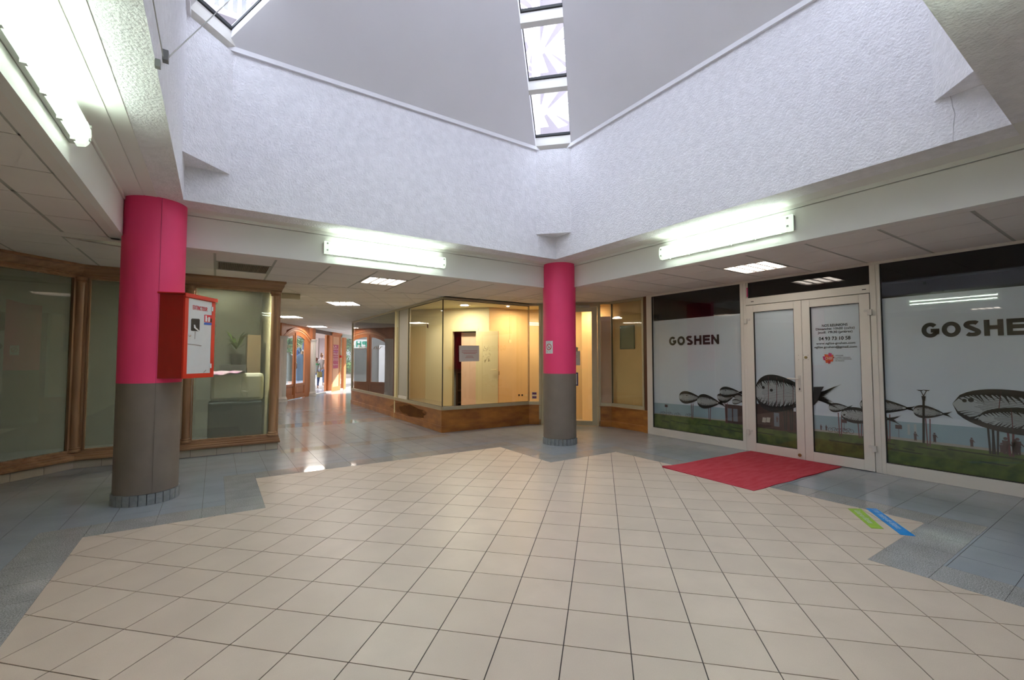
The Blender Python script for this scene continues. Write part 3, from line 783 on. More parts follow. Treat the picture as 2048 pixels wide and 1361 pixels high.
for (k, l, ctr, ps), lab in zip(LT, ('lit ceiling light in the passage, second along from the hall', 'lit ceiling light further down the passage above the arched door',
                                     'lit ceiling light at the far end of the passage')):
    n0 = -2.256 - 0.55 + 0.6 * k + .12; t0 = 0.6 * l + .1
    q = [(n0 + .012, t0 + .01), (n0 + .588, t0 + .01), (n0 + .588, t0 + .59), (n0 + .012, t0 + .59)]
    q = [(a * DY + b_ * DX, -a * DX + b_ * DY) for a, b_ in (q[0], q[3], q[2], q[1])]
    troffer(q, lab, -.014, 'troffpass')
# passage smoke detector and exit box
b = MB(); b.lathe(1.72, 10.3, [(.07, CEIL), (.06, CEIL - .025), (.03, CEIL - .04)], 20); tag(b.build('smoke_detector', 'white', smooth=True), 'small round white smoke detector on the passage ceiling', 'smoke detector')
b = MB(); b.box(0.92, 8.62, 2.40, 1.22, 8.70, CEIL); tag(b.build('exit_light_box', 'alu', bevel=.01), 'small beige light box hanging behind the wooden shopfront corner', 'light box')

# air grille in the ceiling
gr = thing('air_grille', 'brown perforated air grille in the ceiling above the wooden shopfront', 'grille', (.26, 6.56, CEIL))
MB().box(-.035, 6.275, CEIL - .002, .555, 6.845, CEIL + .05).build('backing', 'dark', gr) if False else None
b = MB()
for x0, y0, x1, y1 in ((-.03, 6.28, .55, 6.30), (-.03, 6.82, .55, 6.84), (-.03, 6.30, -.01, 6.82), (.53, 6.30, .55, 6.82)): b.box(x0, y0, CEIL - .004, x1, y1, CEIL + .01)
b.build('frame', 'cgrid', gr)
bronze = mat('bronze mesh metal', (0.16, 0.115, 0.085), .5, metal=.3)
for k in range(30):
    x = -.008 + .0185 * k
    MB().box(x, 6.30, CEIL - .001, x + .0095, 6.82, CEIL + .012).build('slat', bronze, gr)
b = MB()
for k in range(14): b.box(-.01, 6.32 + .037 * k, CEIL + .002, .53, 6.331 + .037 * k, CEIL + .009)
b.build('cross_wires', bronze, gr, kind='stuff')
MB().box(-.03, 6.28, CEIL + .03, .55, 6.84, CEIL + .04).build('backing', 'dark', gr)

# steel cable with its two brackets on the near edge of the well
M['oldmetal'] = mat('dull grey steel', (.2, .2, .19), .5, metal=.3)
cb = thing('steel_cable', 'thin grey steel cable running from the well edge up across the skylight', 'cable', (-.29, 3.1, 2.95))
MB().box(-.30, 2.85, 2.835, -.276, 2.882, 2.875).build('bracket', 'oldmetal', cb, bevel=.002)
a = on_x(331, 112, -.285); 
MB().box(-.30, a.y - .025, a.z - .035, -.27, a.y + .02, a.z + .025).build('bracket', 'oldmetal', cb, bevel=.002)
e1 = on_y(460, 0, 4.3); e0 = Vector((-.27, a.y, a.z)); far = on_y(560, -75, 3.9)
MB().tube([e0, e1, e1 + (e1 - e0) * .12], .0035, 6).build('wire', 'cgrid', cb)
MB().tube([on_x(326, 112, -.288), on_x(306, 0, -.288), on_x(300, -60, -.288)], .003, 6).build('wire', 'cgrid', cb)

# ================================================================== CARPET AND FLOOR STICKERS
n = 24; cc = [(4.623, 3.60), (6.538, 3.53), (6.50, 2.38), (4.575, 2.45)]
q = [Vector(p) for p in cc]; vs = []; fs = []
def cz(u, v):
    z = .006 + .0015 * math.sin(u * 17 + v * 5) * (1 if 0 < v < 1 else 1)
    z += .018 * math.exp(-((u) ** 2 + (v) ** 2) * 400) + .006 * math.exp(-((u - .62) ** 2 * 60 + (v - 1) ** 2 * 500))
    return z
for j in range(n + 1):
    for i in range(n + 1):
        u, v = i / n, j / n; p = q[0].lerp(q[1], u).lerp(q[3].lerp(q[2], u), v)
        wob = .006 * math.sin(u * 23 + v * 9); vs.append((p.x, p.y + (wob if j in (0, n) else 0), cz(u, v)))
for j in range(n):
    for i in range(n): fs.append((j * (n + 1) + i, j * (n + 1) + i + 1, (j + 1) * (n + 1) + i + 1, (j + 1) * (n + 1) + i))
k0 = len(vs); vs += [(x, y, .001) for x, y, z in vs]; 
fs += [tuple(i + k0 for i in f[::-1]) for f in fs]
rim = [i for i in range(n + 1)] + [(n + 1) * j + n for j in range(1, n + 1)] + [(n + 1) * n + i for i in range(n - 1, -1, -1)] + [(n + 1) * j for j in range(n - 1, 0, -1)]
fs += [(rim[i], rim[(i + 1) % len(rim)], rim[(i + 1) % len(rim)] + k0, rim[i] + k0) for i in range(len(rim))]
rug = MB().add(vs, fs).build('carpet', 'carpet', fix=True); tag(rug, 'red felt entrance carpet lying before the white double door', 'carpet')

lime = mat('lime green vinyl', (0.30, 0.52, 0.03), .4, noise=.2, nscale=30); azure = mat('azure vinyl', (0.0, 0.26, 0.72), .4, noise=.25, nscale=14)
vinylwhite = mat('white vinyl print', (.62, .66, .72), .6)
def sticker(px, m, lab, words):
    p = [on_z(*a) for a in px]; c = sum(p, Vector()) / 4
    t = thing('floor_sticker', lab, 'floor sticker', (c.x, c.y, 0))
    MB().prism([(a.x, a.y) for a in p], .0005, .002).build('vinyl', m, t)
    a0 = (p[0] + p[1]) / 2; a1 = (p[3] + p[2]) / 2; d = (a1 - a0); w = (p[1] - p[0]).length; ex = d.normalized(); ey = Vector((-ex.y, ex.x, 0))
    if ey.dot(p[1] - p[0]) < 0: ey_ = -ey
    mtx = Matrix(((ex.x, ey.x, 0, a0.x), (ex.y, ey.y, 0, a0.y), (0, 0, 1, .0028), (0, 0, 0, 1)))
    for txt, s, ww, z, h in words: text_mesh('lettering', txt, vinylwhite, None, s, z, ww, h, 0, t, matrix=mtx)
c3 = lambda x, y: (1690 + x / 13.65, 1005 + y / 13.65)
sticker([c3(75, 180), c3(430, 190), c3(1060, 735), c3(720, 718)], lime, 'lime green vinyl floor sticker, the shorter of the two', [('Gardez vos', .05, .17, -.020, .045), ('distances', .24, .14, -.020, .045)])
sticker([c3(570, 172), c3(860, 182), c3(1930, 935), c3(1520, 895)], azure, 'blue vinyl floor sticker with worn white lettering', [('1 m', .03, .08, -.01, .05), ('mètre', .16, .12, -.016, .05), ('de', .30, .05, -.016, .05), ('distance', .37, .14, -.016, .05)])

# ================================================================== WHITE CHURCH SHOPFRONT (east side)
XG0 = 6.55
G = Fr((XG0, 5.38), (XG0, -1.6))                 # s grows towards the viewer's right; s = 5.38 - Y
sy = lambda y: 5.38 - y
wf = thing('white_shopfront', 'long white framed shopfront with a printed seaside picture and the word GOSHEN', 'shopfront', (XG0, 2.9, 0))
def fbars(parent, name, m, rects, n0=-.03, n1=.03, bevel=.003):
    for s0, s1, z0, z1 in rects: MB().fbox(G, s0, s1, n0, n1, z0, z1).build(name, m, parent, bevel=bevel)
fbars(wf, 'frame_rail', 'white', [(sy(5.38), sy(3.635), 0, .13), (sy(1.945), 6.9, 0, .13), (sy(5.38), 6.9, 2.468, CEIL)])
fbars(wf, 'frame_post', 'white', [(sy(5.38), sy(5.265), .13, 2.468), (sy(3.635), sy(3.545), 0, 2.468), (sy(2.045), sy(1.945), 0, 2.468), (sy(-.35), sy(-.45), 0.13, 2.468)])
fbars(wf, 'frame_rail', 'white', [(sy(3.545), sy(2.045), 2.138, 2.24)])
fbars(wf, 'cover_strip', 'white', [(sy(3.60), sy(3.585), 0, 2.468), (sy(1.995), sy(1.985), 0, 2.468)], .03, .036, 0)
def gasket(parent, s0, s1, z0, z1, w=.006, n=.021):
    b = MB(); b.fbox(G, s0, s1, n - .03, n, z1 - w, z1).fbox(G, s0, s1, n - .03, n, z0, z0 + w).fbox(G, s0, s0 + w, n - .03, n, z0, z1).fbox(G, s1 - w, s1, n - .03, n, z0, z1)
    return b.build('gasket', 'gasket', parent)
PAN = [(sy(5.265), sy(3.635), .132, 2.468), (sy(1.945), sy(-.35), .132, 2.468)]
for i, p in enumerate(PAN):
    gasket(wf, *p)
    MB().fbox(G, p[0], p[1], .004, .010, p[2], p[3]).build('glass_pane', 'glassdark', wf)
gasket(wf, sy(3.515), sy(2.048), 2.24, 2.468)
MB().fbox(G, sy(3.515), sy(2.048), .004, .010, 2.24, 2.468).build('glass_pane', 'glassdark', wf)
MB().fbox(G, sy(3.545), sy(3.515), -.02, .012, 2.24, 2.468).build('frame_post', 'white', wf)
MB().fbox(G, sy(3.538), sy(3.522), .012, .016, 2.26, 2.40).build('pink_tape', 'printmag', wf)
for y in (3.47, 2.12): MB().fbox(G, sy(y), sy(y) + .04, .030, .032, 2.178, 2.188).build('weep_slot', 'gasket', wf)

# ---- the double door
dd = thing('double_door', 'white framed glazed double door under the narrow fanlight, behind the carpet', 'door', (XG0, 2.79, 0))
def leaf(s0, s1, gs0, gs1):
    b = MB(); z0, z1, n0, n1 = .008, 2.128, -.02, .04
    b.fbox(G, s0, gs0, n0, n1, z0, z1).fbox(G, gs1, s1, n0, n1, z0, z1).fbox(G, gs0, gs1, n0, n1, z0, .133).fbox(G, gs0, gs1, n0, n1, 2.027, z1)
    o = b.build('door_leaf', 'white', dd, bevel=.003); gasket(o, gs0, gs1, .133, 2.027, .005, .036)
    MB().fbox(G, gs0, gs1, .018, .024, .133, 2.027).build('glass_pane', 'glassdark', o); return o
LF = leaf(sy(3.541), sy(2.797), sy(3.437), sy(2.893)); RF = leaf(sy(2.793), sy(2.049), sy(2.697), sy(2.153))
for o, s, g in ((LF, sy(3.545), 1), (RF, sy(2.045), -1)):
    for z in (.28, 1.90):
        b = MB(); b.fbox(G, s - .022, s + .022, .036, .062, z - .035, z + .035).fbox(G, min(s, s + g * .06), max(s, s + g * .06), .036, .048, z - .004 + .012, z + .034)
        b.build('hinge', 'hinge', o, bevel=.003)
s = sy(2.84)
MB().fbox(G, s - .018, s + .018, .04, .046, .90, 1.12).build('handle_plate', 'hinge', LF, bevel=.002)
MB().tube([G.at(s, .044, 1.075), G.at(s, .085, 1.075), G.at(s - .02, .09, 1.076), G.at(s - .13, .088, 1.079)], .009, 8).build('handle', 'hinge', LF, smooth=True)
MB().fbox(G, s - .006, s + .006, .046, .048, .925, .955).build('keyhole', 'gasket', LF)
def disc(name, m, parent, s, z, r, n0, n1):
    b = MB(); b.lathe(0, 0, [(r, n0), (r, n1 - .002), (r * .7, n1)], 18); b.v = [tuple(G.at(s + x, n, z + y)) for x, y, n in b.v]; return b.build(name, m, parent, smooth=True)
disc('lock', 'brass', RF, sy(2.755), 1.362, .018, .04, .05); disc('floor_lock', 'brass', LF, sy(2.862), .062, .022, .04, .05)
for ds, dz in ((-.028, .03), (-.028, -.03), (.026, .03), (.026, -.03), (-.09, .03), (-.09, -.03)): disc('screw_hole', 'gasket', RF if ds > -.05 else LF, sy(2.755) + ds, 1.362 + dz, .004, .038, .0412)

# ---- printed film behind the glass (flat print at its real place)
W = lambda x, y: G.sight(x, y)
c8 = lambda x, y: (1280 + x / 4.876, 720 + y / 4.876)
ch = lambda x, y: (1340 + x / 12.375, 760 + y / 12.375)
c9 = lambda x, y: (1640 + x / 5.02, 740 + y / 5.02)
skyc = mat('printed sky', (0.70, 0.78, 0.87), .6, noise=.08, nscale=.8); seac = mat('printed sea', (0.32, 0.46, 0.54), .6, noise=.12, nscale=3)
grassc = mat('printed grass', (0.12, 0.175, 0.035), .7, noise=.6, nscale=9, col2=(0.04, 0.075, 0.016))
wallc = mat('printed quay', (0.42, 0.40, 0.36), .7); hutc = mat('printed brick hut', (0.075, 0.035, 0.032), .7, noise=.4, nscale=20); winc = mat('printed hut window', (0.16, 0.19, 0.24), .7)
inkc = mat('printed ink', (0.012, 0.011, 0.013), .6); meshc = mat('printed net', (0.44, 0.48, 0.50), .6); folkc = mat('printed figure', (0.10, 0.06, 0.06), .7); wirec = mat('printed wire', (0.16, 0.05, 0.06), .7)
shadec = mat('printed shadow', (0.022, 0.038, 0.010), .7)
BOX = {'w1': (sy(5.265), sy(3.635), .132, 2.027), 'w2': (sy(1.945), sy(-.35), .132, 2.055), 'dl': (sy(3.437), sy(2.893), .133, 2.027), 'dr': (sy(2.697), sy(2.153), .133, 2.027)}
OFF = {'w1': .002, 'w2': .002, 'dl': .016, 'dr': .016}
PARENT = {}
for k in BOX:
    par = {'w1': wf, 'w2': wf, 'dl': LF, 'dr': RF}[k]
    s0, s1, z0, z1 = BOX[k]
    o = MB().fbox(G, s0, s1, OFF[k] - .012, OFF[k] - .008, z0, z1).build('printed_film', skyc, par)
    PARENT[k] = o if k[0] == 'w' else o
class Art:
    """collects printed shapes by colour, cut to the film they are on"""
    def __init__(s, key):
        s.k = key; s.d = {}; s0, s1, z0, z1 = BOX[key]; s.reg = [(s0, z0), (s1, z0), (s1, z1), (s0, z1)]
    def poly(s, pts, m, lay):
        q = clip(pts, s.reg)
        if len(q) > 2:
            s.d.setdefault((m.name, lay), (m, MB()))[1].poly([G.at(a, OFF[s.k] - .008 + .0006 * lay, z) for a, z in q])
    def done(s):
        names = {'printed ink': 'fish_print', 'printed net': 'fish_print', 'printed sea': 'sea_print', 'printed grass': 'grass_print'}
        for (nm, lay), (m, b) in s.d.items():
            par = PARENT[s.k] if s.k[0] == 'w' else {'dl': LF, 'dr': RF}[s.k]
            b.build(names.get(nm, nm.replace('printed ', '').replace(' ', '_') + '_print'), m, par, fix=False)
arts = {k: Art(k) for k in BOX}
def alls(pts, m, lay):
    for a in arts.values(): a.poly(pts, m, lay)
SE = -.2; 
def zq(x, y): return W(x, y)[1]
seaL, seaM, seaR = W(1307.7, 805.7), W(1775.5, 844.6), W(1978.6, 857.5)
far_s = sy(-.4)
def lin(a, b, s): return a[1] + (b[1] - a[1]) * (s - a[0]) / (b[0] - a[0])
alls([(0, lin(seaL, seaM, 0)), (0, 0), (far_s, 0), (far_s, lin(seaL, seaR, far_s))], seac, 1)
gL, gM, gR = W(1307.7, 827.7), W(1771.5, 877.5), W(1978.6, 902.4)
gl = lambda s: lin(gL, gM, s) if s < gM[0] else lin(gM, gR, s)
alls([(0, gl(0) + .012), (gM[0], gl(gM[0]) + .03), (far_s, gl(far_s) + .02), (far_s, 0), (0, 0)], wallc, 2)
alls([(0, 0), (far_s, 0), (far_s, gl(far_s)), (gM[0], gl(gM[0])), (0, gl(0))], grassc, 3)
rnd = random.Random(3)
for i in range(26):                                     # long shadows on the lawn
    s = rnd.uniform(.2, far_s); z = gl(s) - rnd.uniform(.01, .12); L_ = rnd.uniform(.1, .4)
    alls([(s, z), (s + L_, z - .012), (s + L_ * .9, z - .024), (s + .02, z - .014)], shadec, 4)
# brick hut
h0, h1 = W(*c8(832, 432)), W(*c8(1540, 500)); hb = gl(h0[0]) - .02
alls([(h0[0], hb), (h0[0], h0[1]), (h1[0], h0[1] - .02), (h1[0], hb - .02)], hutc, 4)
alls([(h0[0] + .34, h0[1] + .055), (h0[0] + .34, h0[1] - .02), (h1[0] - .05, h0[1] - .03), (h1[0] - .05, h0[1] + .02)], hutc, 4)
for a, b_ in ((.03, .10), (.12, .19), (1.02, 1.10), (1.14, 1.22), (.72, .79)):
    alls([(h0[0] + a, h0[1] - .25), (h0[0] + b_, h0[1] - .25), (h0[0] + b_, h0[1] - .06), (h0[0] + a, h0[1] - .06)], winc, 5)
for x, y in ((1215, 590), (1255, 590)):
    a = W(*c8(x, y)); alls([(a[0] - .03, a[1] - .03), (a[0] + .02, a[1] - .03), (a[0] + .03, a[1] + .04), (a[0] - .02, a[1] + .04)], wallc, 6)
def fish(nose, tail, H, lay=8, curl=0, fan=.10, eye=None, hatch=26, thick=.25, up=0.0):
    """line drawn wicker fish: heavy outline, radiating reeds, forked tail"""
    n = Vector(nose); t = Vector(tail); d = t - n; L_ = d.length; ex = d / L_; ey = Vector((-ex.y, ex.x))
    N = 28
    def h(u): return H * (math.sin(PI * min(1, u ** .62)) ** .8 if u < 1 else 0) * (1 - .1 * u) + H * .10 * u
    def c(u): return n + ex * (L_ * u) + ey * (curl * math.sin(PI * u))
    up_, lo = [], []
    for i in range(N + 1): 
        u = i / N; up_.append(c(u) + ey * h(u)); lo.append(c(u) - ey * h(u))
    body = [tuple(p) for p in up_] + [tuple(p) for p in lo[::-1]]
    for i in range(N):
        alls([tuple(up_[i]), tuple(up_[i + 1]), tuple(lo[i + 1]), tuple(lo[i])], meshc, lay)
    k = 1 - thick * 1.5
    for i in range(N):
        u = i / N; kk = [k * (1 - .5 * max(0, v - .75) / .25) for v in (u, u + 1 / N)]
        m0, m1 = c(u), c(u + 1 / N)
        for A in (up_, lo):
            a, b_ = A[i], A[i + 1]
            alls([tuple(a), tuple(b_), tuple(m1 + (b_ - m1) * kk[1]), tuple(m0 + (a - m0) * kk[0])], inkc, lay + 1)
    r_ = random.Random(int(abs(n.x) * 1000))
    for i in range(hatch * 2):                            # reeds pointing inwards
        u = .03 + .9 * ((i // 2) + r_.random() * .7) / hatch; sgn = 1 if i % 2 else -1
        p = c(u) + ey * sgn * h(u) * (k + .05); q = c(min(1, u + .03 + .05 * r_.random())) + ey * sgn * h(u) * (k - .18 - .30 * r_.random()); wd = ex * (L_ * .010)
        alls([tuple(p - wd), tuple(p + wd), tuple(q)], inkc, lay + 1)
    for i in range(max(4, hatch // 3)):                   # fine horizontals
        v = -1 + 2 * (i + .5) / max(4, hatch // 3); u0 = .12 + .05 * r_.random()
        pts = [c(u) + ey * v * .62 * h(u) for u in (u0, .4, .7, .9)]
        w_ = ey * (.0012 + .002 * H)
        for a, b_ in zip(pts, pts[1:]): alls([tuple(a - w_), tuple(a + w_), tuple(b_ + w_), tuple(b_ - w_)], inkc, lay + 1)
    if H > .12:
        for u in (.25, .4, .52, .68, .8):
            a, b_ = c(u) + ey * h(u) * .9, c(u) - ey * h(u) * .9; w_ = ex * .0035
            alls([tuple(a - w_), tuple(a + w_), tuple(b_ + w_), tuple(b_ - w_)], wirec, lay + 1)
    if fan:                                               # forked tail of loose reeds
        for i in range(17):
            v = -1 + 2 * i / 16; ln = fan * (.55 + .55 * abs(v)) * (1 + .15 * r_.random())
            o = t - ex * L_ * .04; tip = t + ex * ln + ey * (v * fan * .62 + up * fan); wd = ey * (H * .10)
            mid = t + ex * ln * .45 + ey * v * fan * .26; w2 = ey * (fan * .045)
            alls([tuple(o - wd), tuple(o + wd), tuple(mid + w2), tuple(tip), tuple(mid - w2)], inkc, lay + 1)
    for e, r in (eye or ()):
        alls([(e[0] + r * math.cos(a), e[1] + r * math.sin(a)) for a in [2 * PI * j / 14 for j in range(14)]], inkc, lay + 2)
def strut(a, b, w=.006, m=None, lay=7):
    a, b = Vector(a), Vector(b); alls([(a.x - w, a.y), (a.x + w, a.y), (b.x + w, b.y), (b.x - w, b.y)], m or inkc, lay)
def legs(x, y, z=None, px=None, w=.005):
    a = W(x, y); b = gl(a[0]) - .03
    for d in (-.018, .018): strut((a[0] + d, a[1]), (a[0] + d * .55, b), min(w, .008), wirec if w < .01 else inkc)
legs(*ch(545, 590)); legs(*ch(975, 690)); legs(1432 + 20, 806); legs(1680.5, 826); legs(1720.5, 848); legs(1775.5, 829); legs(1855.5, 838)
legs(1571, 812, w=.012); legs(1583, 812, w=.012); legs(1981, 856, w=.018); legs(1990.5, 858, w=.018); legs(2021, 864, w=.008)
fish(W(*ch(222, 430)), W(*ch(735, 452)), .105, fan=.05, eye=[(W(*ch(418, 390)), .010)], thick=.28)
fish(W(*ch(668, 515)), W(*ch(1215, 575)), .115, 10, fan=.11, eye=[(W(*ch(850, 428)), .007)], thick=.28)
fish(W(*ch(1165, 425)), W(*ch(1560, 415)), .072, 8, curl=-.03, fan=.05, thick=.30)
fish(W(*ch(1222, 300)), W(*ch(1720, 318)), .082, 10, fan=.09, eye=[(W(*ch(1380, 268)), .006)], thick=.30)
fish(W(*ch(1600, 430)), W(*ch(1880, 500)), .07, 8, fan=.05); fish(W(*ch(1535, 545)), W(*ch(1770, 548)), .040, 12, fan=.05, hatch=12)
fish(W(1511, 783), W(1627, 792), .262, 12, curl=-.01, fan=.26, eye=[(W(*c8(1208, 271)), .021), (W(*c8(1287, 297)), .021)], hatch=44, thick=.20, up=.05)
alls([W(*c8(1697, 265)), W(*c8(1800, 262)), W(*c8(1760, 330)), W(*c8(1740, 400)), W(*c8(1697, 450))], inkc, 14)
fish(W(*c9(92, 380)), W(*c9(285, 378)), .058, 8, fan=.05, hatch=14)
fish(W(*c9(213, 440)), W(*c9(690, 495)), .098, 11, fan=.10, eye=[(W(*c9(250, 452)), .012)], hatch=24)
fish(W(*c9(402, 345)), W(*c9(880, 388)), .092, 9, fan=.07, hatch=24)
fish(W(*c9(935, 410)), W(*c9(1240, 444)), .072, 12, fan=.065, eye=[(W(*c9(985, 400)), .006)], hatch=20)
kn_ = W(*c9(1328, 340)); fish(kn_, (kn_[0] + 1.35, kn_[1] - .15), .215, 9, fan=.3, eye=[(W(*c9(1515, 305)), .022), (W(*c9(1450, 310)), .018)], hatch=46, thick=.20)
kn_ = W(*c9(1585, 485)); fish(kn_, (kn_[0] + .95, kn_[1] + .02), .125, 13, fan=.2, hatch=34)
# lamp standard on the quay
a = W(*c9(1040, 265)); b_ = W(*c9(1040, 735)); strut(a, b_, .010, inkc, 13)
alls([(a[0] - .018, a[1]), (a[0] + .018, a[1]), (a[0] + .012, a[1] - .05), (a[0] - .012, a[1] - .05)], inkc, 14)
for sx in (-1, 1):
    t_ = W(*c9(1040 + 32 * sx, 206)); w_ = .004
    alls([(a[0] - w_, a[1]), (a[0] + w_, a[1]), (t_[0] + w_, t_[1]), (t_[0] - w_, t_[1])], inkc, 13)
    alls([(t_[0] - .035, t_[1] + .003), (t_[0] + .03, t_[1] + .003), (t_[0] + .012, t_[1] - .008), (t_[0] - .012, t_[1] - .008)], inkc, 13)
# bathers, boards, bicycles
def folk(x, y, hgt, wide=.3):
    a = W(x, y); z0 = a[1]; r = hgt * .09
    alls([(a[0] + r * math.cos(t), z0 + hgt - r + r * math.sin(t)) for t in [2 * PI * j / 8 for j in range(8)]], folkc, 7)
    alls([(a[0] - hgt * .12, z0 + hgt * .45), (a[0] + hgt * .12, z0 + hgt * .45), (a[0] + hgt * .14, z0 + hgt * .8), (a[0] - hgt * .14, z0 + hgt * .8)], folkc, 7)
    alls([(a[0] - hgt * .10, z0), (a[0] - hgt * .02, z0), (a[0] + hgt * .11, z0 + hgt * .46), (a[0] - hgt * .11, z0 + hgt * .46)], folkc, 7)
    alls([(a[0] + hgt * .03, z0), (a[0] + hgt * .11, z0), (a[0] + hgt * .11, z0 + hgt * .46), (a[0], z0 + hgt * .46)], folkc, 7)
    alls([(a[0] + hgt * .1, z0 + hgt * .78), (a[0] + hgt * .28, z0 + hgt * .5), (a[0] + hgt * .25, z0 + hgt * .47), (a[0] + hgt * .08, z0 + hgt * .66)], folkc, 7)
for x, y, h in ((*c9(958, 712), .10), (*c9(1152, 730), .105), (*c9(1525, 775), .095), (*c9(1825, 835), .10), (*c9(1868, 850), .17), (*c9(1960, 860), .16), (*c9(1990, 860), .17), (*c9(15, 605), .07), (*c9(68, 610), .07),
                (*c8(1342, 610), .085)): folk(x, y, h)
for x, y in (c9(788, 575), c9(245, 515), c8(255, 450)):
    a = W(x, y); alls([(a[0] - .03, a[1] - .022), (a[0] + .03, a[1] - .022), (a[0] + .03, a[1] + .022), (a[0] - .03, a[1] + .022)], folkc, 6); strut((a[0], a[1]), (a[0], a[1] - .12), .002, folkc, 6)
for x in (892, 958):
    a = W(*c9(x, 655)); strut((a[0], a[1]), (a[0], a[1] + .12), .011, meshc, 5)
def bike(x, y, r=.028):
    a = W(x, y)
    for dx in (-.035, .035):
        p = [(a[0] + dx + k * math.cos(t), a[1] + r + k * math.sin(t)) for t in [2 * PI * j / 12 for j in range(12)] for k in (r, r * .84)]
        for j in range(12): 
            i0, i1 = 2 * j, (2 * j + 2) % 24; alls([p[i0], p[i1], p[i1 + 1], p[i0 + 1]], folkc, 6)
    strut((a[0] - .035, a[1] + r), (a[0] - .01, a[1] + r * 2.1), .0025, folkc, 6); strut((a[0] + .035, a[1] + r), (a[0] + .02, a[1] + r * 2.3), .0025, folkc, 6)
    alls([(a[0] - .012, a[1] + r * 2), (a[0] + .024, a[1] + r * 2.1), (a[0] + .024, a[1] + r * 2.1 + .005), (a[0] - .012, a[1] + r * 2 + .005)], folkc, 6)
for p in ((225, 540), (285, 545), (365, 555), (475, 562)): bike(*c8(*p))
bike(*c9(140, 630)); bike(*c9(230, 635)); bike(*c9(285, 640))
for k in range(16):                                     # railing
    a = W(*c9(10 + 18 * k, 610)); strut(a, (a[0], a[1] + .075), .0012, meshc, 5)
for a in arts.values(): a.done()
stroke_text('lettering', 'GOSHEN', 'black', G, sy(4.925), 1.578, .935, .152, .0005, wf, .25, label='the word GOSHEN in bold black')
stroke_text('lettering', 'GOSHEN', 'black', G, sy(1.600), 1.575, .935, .165, .0005, wf, .25, label='the word GOSHEN in bold black')
cd = lambda x, y: (1600 + x / 9.719, 620 + y / 9.719)
def line(txt, xa, ya, xb, yb, h, m='black', bold=.010, par=None):
    a, b_ = W(*cd(xa, ya)), W(*cd(xb, yb)); text_mesh('lettering', txt, m, G, a[0], (a[1] + b_[1]) / 2, b_[0] - a[0], h, .0145, par or RF, bold=bold)
line('NOS REUNIONS', 436, 334, 935, 312, .033); line('Dimanche: 10h00 (culte)', 318, 412, 1072, 388, .040); line('Jeudi: 19h30 (prières)', 355, 478, 1030, 458, .040)
line('04 93 73 10 58', 376, 598, 992, 582, .046, bold=.014); line('www.eglise-goshen.com', 326, 690, 1085, 675, .036); line('eglise.goshen@gmail.com', 292, 762, 1118, 750, .038)
def blob(pts, m, n): 
    q = [W(*cd(*p)) for p in pts]; MB().poly([G.at(a, n, z) for a, z in q]).build('logo', m, RF, fix=False)
blob([(482, 866), (655, 876), (650, 1005), (600, 1010), (598, 1030), (510, 1036), (500, 985)], 'printorange', .0118)
blob([(562, 838), (625, 848), (622, 905), (558, 905)], 'printmag', .0122); blob([(448, 908), (500, 905), (502, 985), (465, 978)], 'printmag', .0122)
blob([(552, 990), (605, 985), (600, 1045), (555, 1052)], 'printred', .0122); blob([(640, 915), (678, 928), (676, 942), (640, 945)], 'printred', .0122)
line('CNEF', 497, 968, 645, 968, .032, 'paper', .01)
for t_, y, x1 in (('ANNUAIRE', 900, 850), ('CONSEIL NATIONAL', 938, 995), ('DES EVANGELIQUES', 970, 1015), ('DE FRANCE', 1002, 872)): line(t_, 697, y, x1, y, .013, bold=0)

# dark room behind the shopfront
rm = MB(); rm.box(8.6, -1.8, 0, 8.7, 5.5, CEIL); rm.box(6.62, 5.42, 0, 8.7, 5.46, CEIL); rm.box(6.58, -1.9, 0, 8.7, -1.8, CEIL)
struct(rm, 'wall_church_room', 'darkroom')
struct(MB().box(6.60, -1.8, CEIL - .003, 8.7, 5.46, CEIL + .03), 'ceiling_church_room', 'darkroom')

# ================================================================== CORNER GLASS SHOP
cs = thing('corner_shopfront', 'champagne aluminium shopfront with large panes over an orange stained wood base', 'shopfront', (3.48, 7.54, 0))
SA = Fr((3.48, 7.54), (3.48, 14.1)); SB = Fr((3.48, 7.54), (5.43, 7.54)); SC = Fr((5.43, 7.54), (6.60, 6.325)); SD = Fr((6.60, 6.325), (6.60, 5.40), ref=(2, 5.8))
dS0, dS1 = .275, 1.415                                # the door opening along SC
WB, AB, GT = .405, .47, 2.455
def base(fr, s0, s1, e0=0, e1=0, m='teak'):
    MB().fbox(fr, s0 - e0, s1 + e1, -.05, .012, .115, WB - .02).build('wood_panel', m, cs)
    MB().fbox(fr, s0 - e0, s1 + e1, -.05, .026, 0, .115).build('wood_skirting', m, cs, bevel=.004)
    MB().fbox(fr, s0 - e0, s1 + e1, -.05, .026, WB - .02, WB).build('wood_cap', m, cs, bevel=.003)
def rails(fr, s0, s1):
    MB().fbox(fr, s0, s1, -.04, .024, WB, AB).build('frame_rail', 'alu', cs, bevel=.002); MB().fbox(fr, s0, s1, -.04, .024, GT, CEIL - .002).build('frame_rail', 'alu', cs, bevel=.002)
def pane(fr, s0, s1, z0=AB, z1=GT, par=None):
    o = MB().fbox(fr, s0, s1, .0, .006, z0, z1).build('glass_pane', 'glass', par or cs); return o
def post(fr, s0, s1, z0=AB, z1=GT, m='alu', n0=-.04, n1=.026):
    return MB().fbox(fr, s0, s1, n0, n1, z0, z1).build('frame_post', m, cs, bevel=.002)
base(SA, 0, 6.56); base(SB, 0, 1.95, .02); base(SC, 0, dS0 - .01); base(SC, dS1 + .01, SC.len); base(SD, 0, .83)
rails(SA, .0, 6.56); rails(SB, 0, 1.95); rails(SC, 0, dS0); rails(SC, dS1, SC.len); rails(SD, 0, .83)
MB().fbox(SA, -.006, .006, -.006, .008, AB, GT).build('corner_joint', 'gasket', cs)
